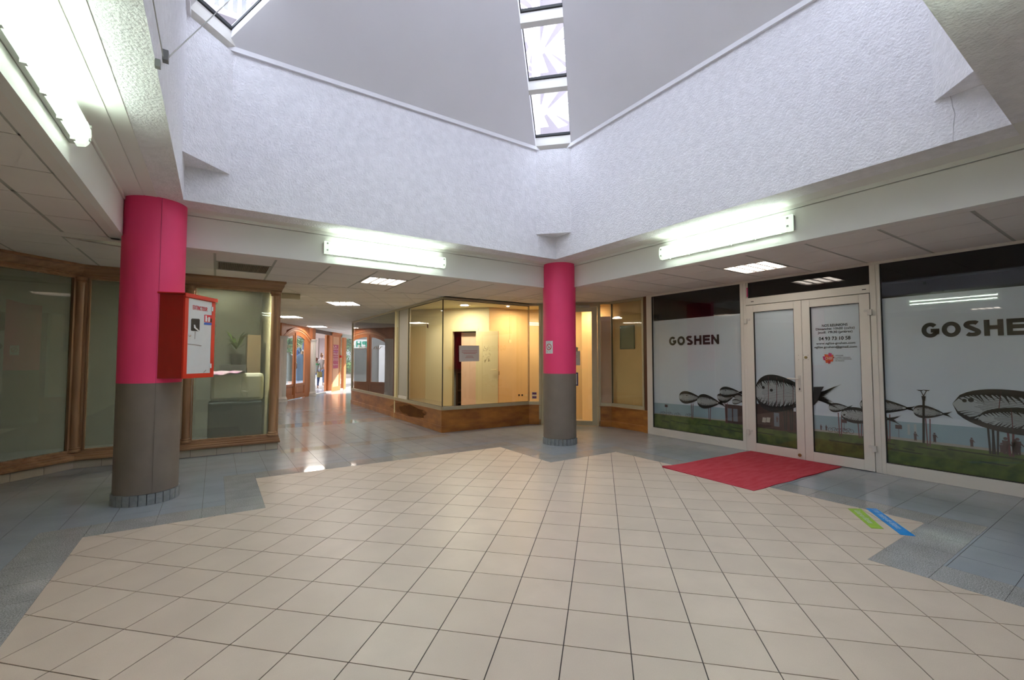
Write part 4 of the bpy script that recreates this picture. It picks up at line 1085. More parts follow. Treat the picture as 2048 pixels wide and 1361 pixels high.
pane(SA, .01, 1.74); pane(SB, .01, 1.945); pane(SC, .01, dS0 - .05); pane(SC, dS1 + .05, SC.len - .01); pane(SD, .02, .80)
post(SA, 1.735, 1.765); post(SA, 2.34, 2.37); MB().fbox(SA, 1.765, 2.34, -.02, .0, AB, GT).build('infill_panel', 'graywall', cs)
MB().fbox(SA, 1.80, 2.32, .0, .022, AB, AB + .06).build('infill_base', 'white', cs)
pane(SA, 2.37, 4.55); pane(SA, 4.556, 6.52); post(SA, 6.52, 6.56)
post(SC, dS0 - .055, dS0, 0, CEIL - .002); post(SC, dS1, dS1 + .045, 0, CEIL - .002); post(SC, dS1 + .045, dS1 + .06)
for fr, s in ((SA, .006), (SA, 1.728), (SB, 1.940), (SC, .012), (SD, .02)):
    MB().fbox(fr, s - .004, s + .004, -.002, .009, AB, GT).build('gasket', 'gasket', cs)
for fr, s0, s1 in ((SA, .01, 1.73), (SB, .01, 1.945)):
    MB().fbox(fr, s0, s1, -.002, .010, AB, AB + .006).build('gasket', 'gasket', cs); MB().fbox(fr, s0, s1, -.002, .010, GT - .008, GT).build('gasket', 'gasket', cs)
MB().fbox(SD, .79, .83, -.04, .03, AB, GT).build('frame_post', 'alu', cs)
MB().fbox(SD, .0, .012, -.04, .012, AB, GT).build('frame_post', 'alu', cs)
# stain on the base panel
stn = glass_mat('soaked in stain', (1, 1, 1), 0, body=.28, body_col=(.06, .022, .012)); rs = random.Random(9)
for i, (s0, s1) in enumerate(((.62, 2.9), (.75, 2.3))):
    n_ = 22; c_ = ((s0 + s1) / 2, .25); q = [(c_[0] + (s1 - s0) / 2 * math.cos(2 * PI * k / n_) * rs.uniform(.8, 1.1), max(.12, min(.38, c_[1] + (.15 - .02 * i) * math.sin(2 * PI * k / n_) * rs.uniform(.7, 1.1)))) for k in range(n_)]
    MB().poly([SA.at(a, .0128 + .0006 * i, z) for a, z in q]).build('water_stain', stn, cs, fix=False)
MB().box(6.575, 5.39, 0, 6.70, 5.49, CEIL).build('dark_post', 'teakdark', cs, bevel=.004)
MB().box(6.548, 5.395, 0, 6.60, 5.50, WB).build('wood_base_post', 'teak', cs, bevel=.004)

gd = thing('glass_door', 'champagne framed glazed shop door half hidden behind the far column', 'door', SC.at(.845, 0, 0))
zt = 2.41
MB().fbox(SC, dS0, dS1, -.03, .02, zt, CEIL - .002).build('door_head', 'alu', gd)
b = MB(); b.fbox(SC, dS0 + .005, dS0 + .10, -.02, .028, .012, zt - .005).fbox(SC, dS1 - .115, dS1 - .005, -.02, .028, .012, zt - .005).fbox(SC, dS0 + .10, dS1 - .115, -.02, .028, .012, .105).fbox(SC, dS0 + .10, dS1 - .115, -.02, .028, zt - .10, zt - .005)
b.build('door_leaf', 'alu', gd, bevel=.003); pane(SC, dS0 + .10, dS1 - .115, .105, zt - .10, gd)
MB().fbox(SC, dS1 - .42, dS1 - .15, .028, .075, zt - .02, zt + .035).build('door_closer', 'cgrid', gd, bevel=.01)
MB().tube([SC.at(dS1 - .3, .07, zt + .02), SC.at(dS1 - .55, .16, zt + .02), SC.at(dS1 - .8, .03, zt + .04)], .010, 6).build('closer_arm', 'cgrid', gd)
MB().fbox(SC, dS0 + .04, dS0 + .06, .028, .08, .95, 1.25).build('handle', 'alu', gd, bevel=.004)
def flat(name, fr, px, m, lab, cat, n=.009, th=.002):
    q = [fr.sight(*p) for p in px]; o = MB().fprism(fr, q, n, n + th).build(name, m); tag(o, lab, cat); return o
def lines(parent, fr, px0, px1, y, m, n=.0125, h=.5):
    a, b_ = fr.sight(px0, y), fr.sight(px1, y); c_, d_ = fr.sight(px0, y + h), fr.sight(px1, y + h)
    MB().fprism(fr, [a, b_, d_, c_], n - .0005, n).build('print_line', m, parent)
pn = flat('paper_notice', SB, [(917.6, 691.7), (957.8, 691.7), (957.8, 722.8), (918, 724)], 'paper', 'white paper notice with red lines taped to the front pane', 'notice')
prr = mat('pale red print', (0.55, 0.22, 0.24), .7)
for x0, x1, y in ((922.5, 953.6, 702), (922.8, 953.6, 705), (926.5, 950.5, 707.2), (932, 945, 712.4), (930.2, 947, 715.4)): lines(pn, SB, x0, x1, y, prr, h=.9)
res = thing('tape_residue', 'faint grid of torn tape residue on the front pane', 'residue', SB.at(.9, 0, 1.4))
rr = random.Random(5); resm = mat('old tape', (0.30, 0.22, 0.14), .8)
for i in range(26):
    x, y = rr.uniform(966, 980), rr.uniform(691, 722); v = rr.random() < .6
    x1, y1 = (x + .5, y + rr.uniform(1.5, 6)) if v else (x + rr.uniform(1, 4), y + .5)
    q = [SB.sight(*p) for p in ((x, y), (x1, y), (x1, y1), (x, y1))]; MB().fprism(SB, q, .0075, .0085).build('tape_scrap', resm, res)
fs_ = flat('pane_sticker', SB, [(1063.3, 784.5), (1072.8, 784.2), (1072.8, 798), (1063.3, 798.5)], 'paper', 'small purple and white sticker low on the front pane', 'sticker')
pur = mat('purple print', (0.10, 0.03, 0.22), .5)
for y, h in ((785.5, 4), (793, 4)): lines(fs_, SB, 1063.9, 1072.2, y, pur, h=h)
hn = flat('hanging_tag', SA, [(855.0, 648), (857.6, 651), (857.0, 657.5), (854.8, 655)], mat('brown scrap', (.16, .06, .03), .8), 'small brown scrap stuck high on the side pane', 'scrap')
pn2 = flat('door_notice', SC, [(1146, 705), (1160.5, 702), (1160.5, 731.5), (1146, 731)], 'paper', 'white notice on the shop door beside the far column', 'notice', .012)
for y in (712, 715): lines(pn2, SC, 1146, 1155, y, prr, .0155)
flat('door_card', SC, [(1146, 694.8), (1156, 694.8), (1156, 703), (1146, 703)], mat('green card', (.36, .38, .32), .7), 'small pale card on the shop door above the white notice', 'card', .008)
bf = flat('framed_notice', SC, [(1144, 745.5), (1156.5, 745.5), (1156.5, 772), (1144, 772)], mat('navy border', (.05, .05, .22), .5), 'white notice with navy border low on the shop door', 'notice', .008)
q = [SC.sight(*p) for p in ((1144, 748), (1154, 748), (1154, 769.5), (1144, 769.5))]; MB().fprism(SC, q, .010, .011).build('paper', 'paper', bf)

# boards inside the right hand window
MB().fbox(SC, dS1 + .05, SC.len - .005, -.065, -.055, AB, 2.21).build('salmon_board', 'pinkboard', cs)
MB().fbox(SD, -.03, .80, -.075, -.06, AB, 2.20).build('tan_board', 'tanboard', cs)
nb = thing('grey_notice_board', 'blank grey green notice board in the right hand window of the corner shop', 'notice board', SD.at(.4, -.04, 1.77))
q = [SD.sight(*p) for p in ((1237, 652), (1265, 650), (1266, 698), (1237, 699))]
MB().fprism(SD, q, -.058, -.046).build('board', mat('grey green board', (.22, .23, .15), .8), nb)
b = MB()
for i in range(4):
    a_, b_ = Vector(q[i]), Vector(q[(i + 1) % 4]); c_ = sum((Vector(p) for p in q), Vector((0, 0))) / 4
    ia, ib = a_.lerp(c_, .09), b_.lerp(c_, .09); b.fprism(SD, [tuple(a_), tuple(b_), tuple(ib), tuple(ia)], -.046, -.038)
b.build('frame', mat('grey green frame', (.15, .16, .11), .6), nb)

# room behind: partition walls, ceiling, floor, doors
W1 = Fr((3.45, 10.12), (4.97, 8.38)); W2 = Fr((4.97, 8.38), (5.98, 8.335)); W3 = Fr((5.98, 8.335), (7.6, 6.9))
o0, _ = W1.sight(905, 700); o1, _ = W1.sight(952, 700); DT = 1.965
b = MB(); b.fbox(W1, 0, o0, -.08, 0, 0, CEIL - .01).fbox(W1, o1, W1.len, -.08, 0, 0, CEIL - .01).fbox(W1, o0, o1, -.08, 0, DT, CEIL - .01); struct(b, 'wall_shop_left', 'creamwall')
struct(MB().fbox(W2, 0, W2.len, -.08, 0, 0, CEIL - .01).fbox(W3, 0, W3.len, -.08, 0, 0, CEIL - .01), 'wall_shop_right', 'warmwall')
struct(MB().box(3.53, 10.13, 0, 8.9, 10.2, CEIL), 'wall_shop_partition', 'graywall')
struct(MB().box(3.54, 14.0, 0, 8.9, 14.08, CEIL), 'wall_shop_north', 'facade')
struct(MB().box(6.70, 5.46, 0, 6.78, 7.3, CEIL), 'wall_shop_east', 'warmwall')
struct(MB().prism([(3.52, 7.57), (5.40, 7.57), (6.58, 6.36), (6.70, 5.45), (8.9, 5.45), (8.9, 14.0), (3.52, 14.0)], CEIL - .014, CEIL - .001), 'ceiling_shop', 'creamwall')
stepf = mat('warm shop floor tile', (0.50, 0.38, 0.25), .35, noise=.1, nscale=3)
struct(MB().prism([(3.53, 7.60), (5.42, 7.60), (6.61, 6.37), (6.70, 5.5), (7.6, 6.9), (5.8, 8.34), (4.97, 8.38), (3.53, 10.1)], -.0002, .002), 'floor_shop', stepf)
for a_, b_ in (((5.7, 7.5), (6.6, 8.0)), ((5.9, 7.1), (6.9, 7.6))): pass
# door frame, open leaf, inner passage
idr = thing('interior_door', 'cream interior door standing open inside the corner shop', 'door', W1.at(o1, 0, 0))
b = MB(); b.fbox(W1, o0 - .05, o0, -.09, .012, 0, DT + .05).fbox(W1, o1, o1 + .05, -.09, .012, 0, DT + .05).fbox(W1, o0, o1, -.09, .012, DT, DT + .05); b.build('door_frame', 'doorcream', idr)
hp = W1.at(o1 + .01, .02, 0); e = on_y(997, 740, 8.20); LD = Fr((hp.x, hp.y), (hp.x + .40, hp.y - .35)); LDs = LD.sight(996.5, 740)[0]
b = MB(); b.fbox(LD, 0, LDs, -.02, .02, .012, DT - .005); b.build('door_leaf', 'doorcream', idr, bevel=.003)
MB().fbox(LD, LDs, LDs + .012, -.02, .02, .012, DT - .005).build('door_edge', 'orangepanel', idr)
a_ = LD.sight(989, 740)
MB().tube([LD.at(LDs - .04, .02, a_[1]), LD.at(LDs - .04, .06, a_[1]), LD.at(LDs - .16, .065, a_[1] - .01)], .010, 6).build('handle', 'doorcream', idr)
MB().box(LD.at(LDs, 0, 0).x - .0, LD.at(LDs, 0, 0).y - .02, 1.0, LD.at(LDs, 0, 0).x + .02, LD.at(LDs, 0, 0).y, 1.08).build('latch_plate', 'brass', idr)
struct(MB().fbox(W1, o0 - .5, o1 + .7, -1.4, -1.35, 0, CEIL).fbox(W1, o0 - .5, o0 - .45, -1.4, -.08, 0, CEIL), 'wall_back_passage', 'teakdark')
MB_ = MB(); MB_.fbox(W1, W1.sight(918.5, 700)[0], o1 + .03, -.16, -.12, .012, DT - .02); tag(MB_.build('inner_door', 'pinkboard', bevel=.003), 'salmon pink inner door seen through the open doorway', 'door')
sh = thing('dark_shelving', 'dark wooden shelving glimpsed through the doorway', 'shelves', W1.at(o0 + .1, -1.2, 0))
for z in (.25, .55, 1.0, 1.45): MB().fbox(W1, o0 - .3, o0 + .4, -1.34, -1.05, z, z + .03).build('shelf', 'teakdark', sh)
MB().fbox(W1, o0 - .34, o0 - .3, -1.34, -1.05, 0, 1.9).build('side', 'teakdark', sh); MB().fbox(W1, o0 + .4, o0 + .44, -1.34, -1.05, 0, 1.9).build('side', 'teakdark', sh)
def wallbit(name, fr, x, y, w, h, m, lab, cat, d=.012):
    s, z = fr.sight(x, y); o = MB().fbox(fr, s - w / 2, s + w / 2, .0005, d, z - h / 2, z + h / 2).build(name, m, bevel=.003); return tag(o, lab, cat)
wallbit('light_switch', W1, 900.3, 737, .07, .09, 'doorcream', 'cream light switch on the wall left of the open door', 'switch')
wallbit('thermostat', W2, 1019.5, 683, .07, .07, 'doorcream', 'small square control box on the ochre wall', 'switch')
s, z = W2.sight(1019.5, 683); tag(MB().fbox(W2, s - .004, s + .004, .0005, .006, z + .035, 2.42).build('cable_duct', 'warmwall'), 'thin cable duct running up from the control box', 'cable')
for x, lab in ((1038, 'black wall socket, the one nearer the open door'), (1044.3, 'black wall socket, the one further from the open door')):
    s, z = W2.sight(x, 790.8); b = MB(); b.lathe(0, 0, [(.022, 0), (.022, .006), (.015, .007)], 16); b.v = [tuple(W2.at(s + p, .0005 + r_, z + q_)) for p, q_, r_ in b.v]
    tag(b.build('wall_socket', 'black'), lab, 'socket', 'black wall sockets')
wallbit('junction_plate', W2, 1052, 791, .05, .035, 'doorcream', 'pale cover plate beside the black sockets', 'cover plate', .006)
for (x, y, nm) in ((4.35, 8.25, 'larger lit downlight near the corner pane'), (5.35, 7.95, 'small warm downlight further back in the corner shop')):
    p = on_z(929 if nm[0] == 'l' else 1016, 610 if nm[0] == 'l' else 612, CEIL - .014); r = .10 if nm[0] == 'l' else .035
    t = thing('downlight', nm, 'ceiling light', (p.x, p.y, CEIL - .015), 'downlights in the corner shop')
    MB().lathe(p.x, p.y, [(r * 1.25, CEIL - .014), (r * 1.25, CEIL - .022), (r * .8, CEIL - .024)], 24).build('bezel', 'alu', t, smooth=True)
    MB().lathe(p.x, p.y, [(r * .8, CEIL - .030), (r * .8, CEIL - .025)], 20).build('bulb', 'downlight', t)
lamp('downlight_and_fill', 'AREA', (4.25, 8.35, CEIL - .05), 15, (1.0, 0.86, 0.60), shape='DISK', size=.25)
lamp('downlight_and_fill', 'AREA', (5.45, 7.85, CEIL - .05), 13, (1.0, 0.74, 0.44), shape='DISK', size=.15)
lamp('downlight_and_fill', 'AREA', (6.35, 7.05, CEIL - .05), 10, (1.0, 0.74, 0.44), shape='DISK', size=.15)  # added warm fill, no downlight fitting belongs to it
lamp('store_light', 'AREA', (5.0, 12.0, CEIL - .05), 12, (1.0, 0.95, 0.85), shape='DISK', size=.4)

# ================================================================== WOODEN SHOPFRONT
ws_ = thing('wooden_shopfront', 'varnished oak shopfront with frosted panes, half round pillars and a heavy cornice', 'shopfront', (-.3, 7.56, 0))
LA = Fr((.80, 7.56), (-1.43, 7.56)); LB = Fr((-1.43, 7.56), (-2.53, 6.46), ref=(2, 3))
corn = [(-.06, 2.355), (.028, 2.355), (.028, 2.372), (.045, 2.378), (.045, 2.392), (.075, 2.405), (.105, 2.43), (.125, 2.462), (.165, 2.470), (.165, CEIL - .001), (-.06, CEIL - .001)]
sill = [(-.06, .10), (.06, .10), (.078, .112), (.078, .132), (.058, .142), (.058, .160), (.036, .168), (.036, .186), (.018, .192), (.018, .212), (-.06, .212)]
def mitre(prof, s_, name):
    for fr, e0, e1 in ((LA, 1, 1), (LB, 1, 0)):
        n = len(prof); vs = []
        for (b_, z) in prof: vs.append(fr.at(0 - (max(b_, 0) if fr is LA else 0) * .32 + (b_ * .4142 if fr is LB else 0), b_, z))
        for (b_, z) in prof: vs.append(fr.at(fr.len - (b_ * .4142 if fr is LA else 0), b_, z))
        MB().add(vs, [tuple(range(n - 1, -1, -1)), tuple(range(n, 2 * n))] + [(i, (i + 1) % n, n + (i + 1) % n, n + i) for i in range(n)]).build(name, 'oakh', ws_)
mitre(corn, 0, 'cornice'); mitre(sill, 0, 'sill_moulding')
# cream skirting tiles
for fr, a_, b_ in ((LA, .0, LA.len), (LB, 0, LB.len)):
    MB().fbox(fr, a_, b_, -.05, .020, 0, .099).build('skirting_backing', 'plinthgap', ws_)
    s = a_ + .004; first = .16 if fr is LA else .30
    while s < b_ - .02:
        e = min(b_, s + first); first = .30
        MB().fbox(fr, s, e - .004, .0, .026, 0, .098).build('skirting_tile', 'plinth' if int(s * 3.3) % 2 else 'plinth', ws_, bevel=.002); s = e
def halfpost(fr, s, r=.048, q=False):
    p = fr.at(s, .0, 0); prof = [(r * 1.35, .205), (r * 1.35, .225), (r * 1.15, .235), (r * 1.25, .25), (r, .262), (r, .9), (r * .97, 2.29), (r * 1.2, 2.30), (r * 1.05, 2.315), (r * 1.3, 2.33), (r * 1.3, 2.357)]
    MB().lathe(p.x, p.y, prof, 24).build('half_round_pillar', 'oak', ws_, smooth=True)
halfpost(LA, .075, .052); halfpost(LA, LA.len - .0, .055); halfpost(LA, 1.12, .05)
def stile(fr, s0, s1): MB().fbox(fr, s0, s1, -.05, .014, .21, 2.357).build('stile', 'oak', ws_, bevel=.003)
def glaze(fr, s0, s1):
    b = MB(); e = .016
    b.fbox(fr, s0 - e, s0, -.03, .022, .212, 2.355).fbox(fr, s1, s1 + e, -.03, .022, .212, 2.355).fbox(fr, s0, s1, -.03, .022, .212, .212 + e).fbox(fr, s0, s1, -.03, .022, 2.355 - e, 2.355)
    b.build('glazing_bead', 'oak', ws_); MB().fbox(fr, s0, s1, -.012, -.006, .22, 2.35).build('glass_pane', 'glassoak', ws_); MB().fbox(fr, s0, s1, -.022, -.020, .22, 2.35).build('frosted_film', 'frosted', ws_)
stile(LA, 0, .10); glaze(LA, .12, 1.05); stile(LA, 1.07, 1.17); glaze(LA, 1.19, LA.len - .10); stile(LA, LA.len - .08, LA.len); stile(LB, 0, .06); glaze(LB, .08, LB.len - .05)
MB().fbox(LA, .0, .05, -.45, -.05, .10, CEIL).build('end_wall', 'creamwall', ws_)
# the shop behind: dim, with a pale couch and a dark cabinet against the glass
dm = mat('dim shop wall', (0.20, 0.21, 0.18), .9)
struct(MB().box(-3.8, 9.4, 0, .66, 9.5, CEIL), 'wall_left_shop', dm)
ct = thing('couch', 'pale rectangular couch back seen through the frosted pane, with a dark grey base', 'furniture', (.25, 8.1, 0))
MB().box(-.06, 7.80, .72, .62, 8.05, 1.13).build('backrest', mat('ivory leatherette', (.72, .72, .62), .5), ct, bevel=.05)
MB().box(-.08, 7.74, .05, .60, 8.12, .71).build('base', mat('slate panel', (.02, .035, .045), .6), ct, bevel=.02)
cl = MB(); nn = 14
for j in range(5):
    for i in range(nn + 1):
        u = i / nn; cl.v.append((-.05 + .42 * u, 7.785 + .09 * j, 1.155 + .012 * math.sin(u * 15 + j) - (.05 * (1 - u) if j == 0 else 0)))
cl.f = [(j * (nn + 1) + i, j * (nn + 1) + i + 1, (j + 1) * (nn + 1) + i + 1, (j + 1) * (nn + 1) + i) for j in range(4) for i in range(nn)]
k0 = len(cl.v); cl.v += [(x, y, z - .012) for x, y, z in cl.v]; cl.f += [tuple(i + k0 for i in f) for f in cl.f[:4 * nn]]
tag(cl.build('patterned_cloth', mat('mauve patterned cloth', (.66, .60, .60), .8, noise=1, nscale=12, col2=(.42, .14, .36))), 'white and mauve patterned cloth laid on the couch back', 'cloth')
tag(MB().tube([(.33, 7.77, 1.10), (.32, 7.76, .85), (.36, 7.75, .77), (.40, 7.75, .80), (.40, 7.75, .86), (.34, 7.75, .87), (.30, 7.75, .72), (.27, 7.75, .66)], .007, 6).build('hanging_lead', 'cgrid'), 'thin looped lead hanging from the couch back', 'lead')
pl = thing('pot_plant', 'blurred green plant beside a tan cabinet behind the frosted pane', 'plant', (.2, 8.8, 0))
MB().lathe(.28, 8.8, [(.07, 1.25), (.09, 1.42)], 14).build('pot', 'dark', pl); r_ = random.Random(2); b = MB()
for i in range(26):
    a = r_.uniform(0, 2 * PI); l_ = r_.uniform(.10, .26); c_ = Vector((.28, 8.8, 1.5)); t_ = c_ + Vector((math.cos(a) * l_, math.sin(a) * l_, r_.uniform(.05, .35))); m_ = (c_ + t_) / 2 + Vector((0, 0, .07)); sd = Vector((-math.sin(a), math.cos(a), 0)) * .028
    b.add([c_, m_ + sd, t_, m_ - sd], [(0, 1, 2, 3)])
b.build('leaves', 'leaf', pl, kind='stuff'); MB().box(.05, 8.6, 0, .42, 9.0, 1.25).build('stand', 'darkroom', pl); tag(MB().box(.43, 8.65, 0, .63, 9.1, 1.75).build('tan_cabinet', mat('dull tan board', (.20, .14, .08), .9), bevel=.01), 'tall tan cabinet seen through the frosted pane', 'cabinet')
lamp('couch_fill_light', 'AREA', (.05, 7.68, CEIL - .06), 75, (1, .97, .9), shape='DISK', size=.2)  # unseen lamp added so the couch front shows through the film

# ================================================================== END OF THE PASSAGE
PF = Fr((1.75, 15.9), (1.75 + .506 * 9, 15.9 + .862 * 9), ref=(8, 12))
def fcol(s, lab):
    c = PF.at(s, .0, 0); t = thing('fluted_column', lab, 'column', (c.x, c.y, 0), 'fluted columns beside the arched door')
    r = .162; n = 64; ring = [(r * (1 - .055 * (1 if (i % 4) in (0, 1) else 0))) for i in range(n)]
    b = MB()
    for z in (.17, 1.98):
        for i in range(n): a = 2 * PI * i / n; b.v.append((c.x + ring[i] * math.cos(a), c.y + ring[i] * math.sin(a), z))
    b.f = [(i, (i + 1) % n, n + (i + 1) % n, n + i) for i in range(n)]; b.build('fluted_shaft', 'stone', t)
    MB().lathe(c.x, c.y, [(.21, .0), (.21, .05), (.19, .06), (.20, .09), (.18, .12), (.165, .17)], 32).build('base', 'stone', t, smooth=True)
    MB().lathe(c.x, c.y, [(.165, 1.98), (.17, 1.99), (.17, 2.01), (.185, 2.04), (.20, 2.05), (.20, 2.09)], 32).build('capital', 'stone', t, smooth=True)
fcol(-.05, 'white fluted column nearest the wooden shopfront'); fcol(2.36, 'white fluted column between the arched door and the open doorway')
MB_ = MB().fbox(PF, -.25, .10, -.05, .08, 2.09, 2.5).fbox(PF, 2.20, 2.50, -.05, .10, 2.09, 2.5)
ad = thing('arched_door', 'honey wood double door under a moulded segmental arch', 'door', PF.at(1.1, 0, 0))
MB_.build('frieze_block', 'orangewood', ad)
s0, s1, zs, zp = .0, 2.05, 1.96, 2.26; cx_ = (s0 + s1) / 2; hw_ = (s1 - s0) / 2; rise = zp - zs; RR = (hw_ ** 2 + rise ** 2) / (2 * rise); zc_ = zp - RR
def arch(r0, r1, n0, n1, name, m, lo=None):
    am = math.asin(min(1, hw_ / RR)); b = MB(); N = 18
    for i in range(N):
        t0, t1 = -am + 2 * am * i / N, -am + 2 * am * (i + 1) / N
        q = [(cx_ + (RR + r) * math.sin(t), zc_ + (RR + r) * math.cos(t)) for r, t in ((r0, t0), (r0, t1), (r1, t1), (r1, t0))]
        b.fprism(PF, q, n0, n1)
    return b.build(name, m, ad)
arch(.0, .05, -.04, .04, 'arch_moulding', 'orangewood'); arch(.05, .10, -.04, .06, 'arch_moulding', 'orangepanel'); arch(.10, .17, -.04, .09, 'arch_moulding', 'orangewood')
am = math.asin(min(1, hw_ / RR)); N = 18; b = MB()
for i in range(N):
    t0, t1 = -am + 2 * am * i / N, -am + 2 * am * (i + 1) / N
    q = [(cx_ + (RR + .10) * math.sin(t0), zc_ + (RR + .10) * math.cos(t0)), (cx_ + (RR + .10) * math.sin(t1), zc_ + (RR + .10) * math.cos(t1)), (cx_ + (RR + .10) * math.sin(t1), 2.5), (cx_ + (RR + .10) * math.sin(t0), 2.5)]
    b.fprism(PF, q, -.04, .02)
b.build('spandrel', 'orangewood', ad)
MB().fbox(PF, -.02, .06, -.05, .05, 0, 2.0).build('jamb', 'orangewood', ad); MB().fbox(PF, 1.80, 2.25, -.05, .03, 0, 2.12).build('jamb', 'orangewood', ad)
def zar(s): return zc_ + math.sqrt(max(0, RR ** 2 - (s - cx_) ** 2))
for a_, b_ in ((.07, .88), (.94, 1.79)):
    lf = MB(); lf.fbox(PF, a_, b_, -.02, .03, .02, .16).fbox(PF, a_, b_, -.02, .03, .44, .52).fbox(PF, a_, a_ + .07, -.02, .03, .16, zar(a_) - .02).fbox(PF, b_ - .07, b_, -.02, .03, .16, zar(b_) - .02)
    N = 8
    for i in range(N):
        u0, u1 = a_ + (b_ - a_) * i / N, a_ + (b_ - a_) * (i + 1) / N; lf.fprism(PF, [(u0, zar(u0) - .08), (u1, zar(u1) - .08), (u1, zar(u1)), (u0, zar(u0))], -.02, .03)
    o = lf.build('door_leaf', 'orangewood', ad); MB().fbox(PF, a_ + .07, b_ - .07, -.005, .008, .16, .44).build('lower_panel', 'teakdark' if 0 else 'orangewood', o)
    MB().fbox(PF, a_ + .12, b_ - .12, .008, .022, .20, .40).build('raised_field', 'orangewood', o, bevel=.01)
    MB().fprism(PF, [(a_ + .07, .52), (b_ - .07, .52)] + [(b_ - .07 - (b_ - a_ - .14) * i / 6, zar(b_ - .07 - (b_ - a_ - .14) * i / 6) - .08) for i in range(7)], .0, .006).build('glass_pane', 'glass', o)
MB().fbox(PF, .88, .94, -.03, .05, .02, zar(.91)).build('meeting_stile', 'orangewood', ad); MB().tube([PF.at(.91, .05, 1.0), PF.at(.91, .09, 1.05), PF.at(.91, .09, 1.2), PF.at(.91, .05, 1.25)], .012, 6).build('handle', 'brass', ad)
text_mesh('lettering', 'nir', mat('gold print', (.45, .22, .05), .4), PF, .30, 1.72, .45, .14, -.03, ad, skew=.3)
text_mesh('lettering', 'Souve', mat('gold print faint', (.55, .40, .22), .4), PF, 1.02, 1.74, .5, .15, -.03, ad, skew=.3)
# flip the lettering: it is painted on the far side of the glass
for o in list(COL.objects):
    if o.parent is ad and o.name.startswith('lettering'):
        ss = [(Vector((v.co.x, v.co.y)) - PF.p).dot(PF.d) for v in o.data.vertices]; mid = (min(ss) + max(ss)) / 2
        for v, s in zip(o.data.vertices, ss): q = PF.at(2 * mid - s, -.03, v.co.z); v.co = q

# opening with the street beyond
op = thing('doorway_surround', 'honey wood surround of the open doorway to the street', 'door frame', PF.at(3.2, 0, 0))
MB().fbox(PF, 2.52, 4.5, -.05, .02, 2.36, 2.5).build('head', 'teakdark', op); MB().fbox(PF, 4.40, 4.50, -.24, -.16, 0, 2.36).build('jamb', 'orangewood', op); MB().fbox(PF, 2.52, 4.5, -.12, .03, 0, .03).build('threshold', 'stone', op)
# panelled pilaster
pi_ = thing('panelled_pilaster', 'honey wood panelled pilaster carrying a maroon poster, sunlit at its foot', 'pilaster', PF.at(4.9, .1, 0))
MB().fbox(PF, 4.50, 5.62, -.23, .0, 0, 2.499).build('core', 'orangewood', pi_)
b = MB(); b.fbox(PF, 4.50, 4.64, .0, .036, .0, 2.45).fbox(PF, 5.45, 5.62, .0, .036, 0, 2.45).fbox(PF, 4.64, 5.45, .0, .036, 2.32, 2.45).fbox(PF, 4.64, 5.45, .0, .036, 0, .18); b.build('frame', 'orangewood', pi_)
MB().fbox(PF, 4.64, 5.45, .0, .020, .18, 2.32).build('panel', 'orangepanel', pi_); MB().fbox(PF, 4.46, 5.66, .0, .08, 2.43, 2.499).build('cap', 'orangewood', pi_)
q = [PF.sight(*p) for p in ((664.8, 689.6), (675.8, 690.5), (675.0, 736.8), (664.6, 737.6))]
ps = MB().fprism(PF, q, .021, .026).build('poster', mat('maroon poster', (.42, .04, .10), .5)); tag(ps, 'tall maroon poster with pale lettering on the honey wood pilaster', 'poster')
q0, q3 = q[0], q[3]; w_ = q[1][0] - q[0][0]
pale = mat('pale poster print', (.75, .6, .5), .6); lilac = mat('lilac poster print', (.45, .35, .65), .6)
for tx, f, h, m_ in (('LA', .02, .10, pale), ('cave', .15, .06, pale), ('de la', .24, .07, lilac), ('VILLE', .33, .10, pale), ('vins', .46, .06, pale), ('Grands', .55, .08, pale), ('Crus', .64, .04, pale), ('Dégustation', .80, .07, pale)):
    text_mesh('lettering', tx, m_, PF, q0[0] + w_ * .08, q0[1] - (q0[1] - q3[1]) * (f + h), w_ * (.84 if len(tx) > 3 else .6), (q0[1] - q3[1]) * h * .85, .0275, ps)
a_ = PF.sight(679, 713.5); tag(MB().fbox(PF, a_[0] - .09, a_[0] + .09, .037, .09, a_[1] - .05, a_[1] + .05).build('fire_call_point', 'cabtrim'), 'red fire call point on the edge of the pilaster', 'call point')
# glazed entrance
ge = thing('glazed_entrance', 'glazed street entrance with an orange mullion and a grey head rail', 'entrance', PF.at(6.5, 0, 0))
m0, _ = PF.sight(685.2, 720); m1, _ = PF.sight(689.6, 720)
MB().fbox(PF, m0, m1, -.06, .06, 0, 2.36).build('mullion', 'orangewood', ge); MB().fbox(PF, 5.62, 9.4, -.06, .08, 2.34, 2.5).build('head_rail', 'cgrid', ge)
MB().fbox(PF, 5.62, m0, -.003, .003, .05, 2.34).build('glass_pane', 'glass', ge); MB().fbox(PF, m1, 9.3, -.003, .003, .05, 2.34).build('glass_pane', 'glass', ge)
MB().fbox(PF, 5.62, 9.4, -.04, .04, 0, .05).build('bottom_rail', 'cgrid', ge); MB().fbox(PF, 8.2, 8.3, -.04, .04, .05, 2.34).build('mullion', 'white', ge)
struct(MB().fbox(PF, -2.3, -.25, -.1, .03, 0, 3.05).fbox(PF, -2.4, 9.4, -.12, .0, 2.5, 3.6), 'wall_passage_end', 'orangewood')

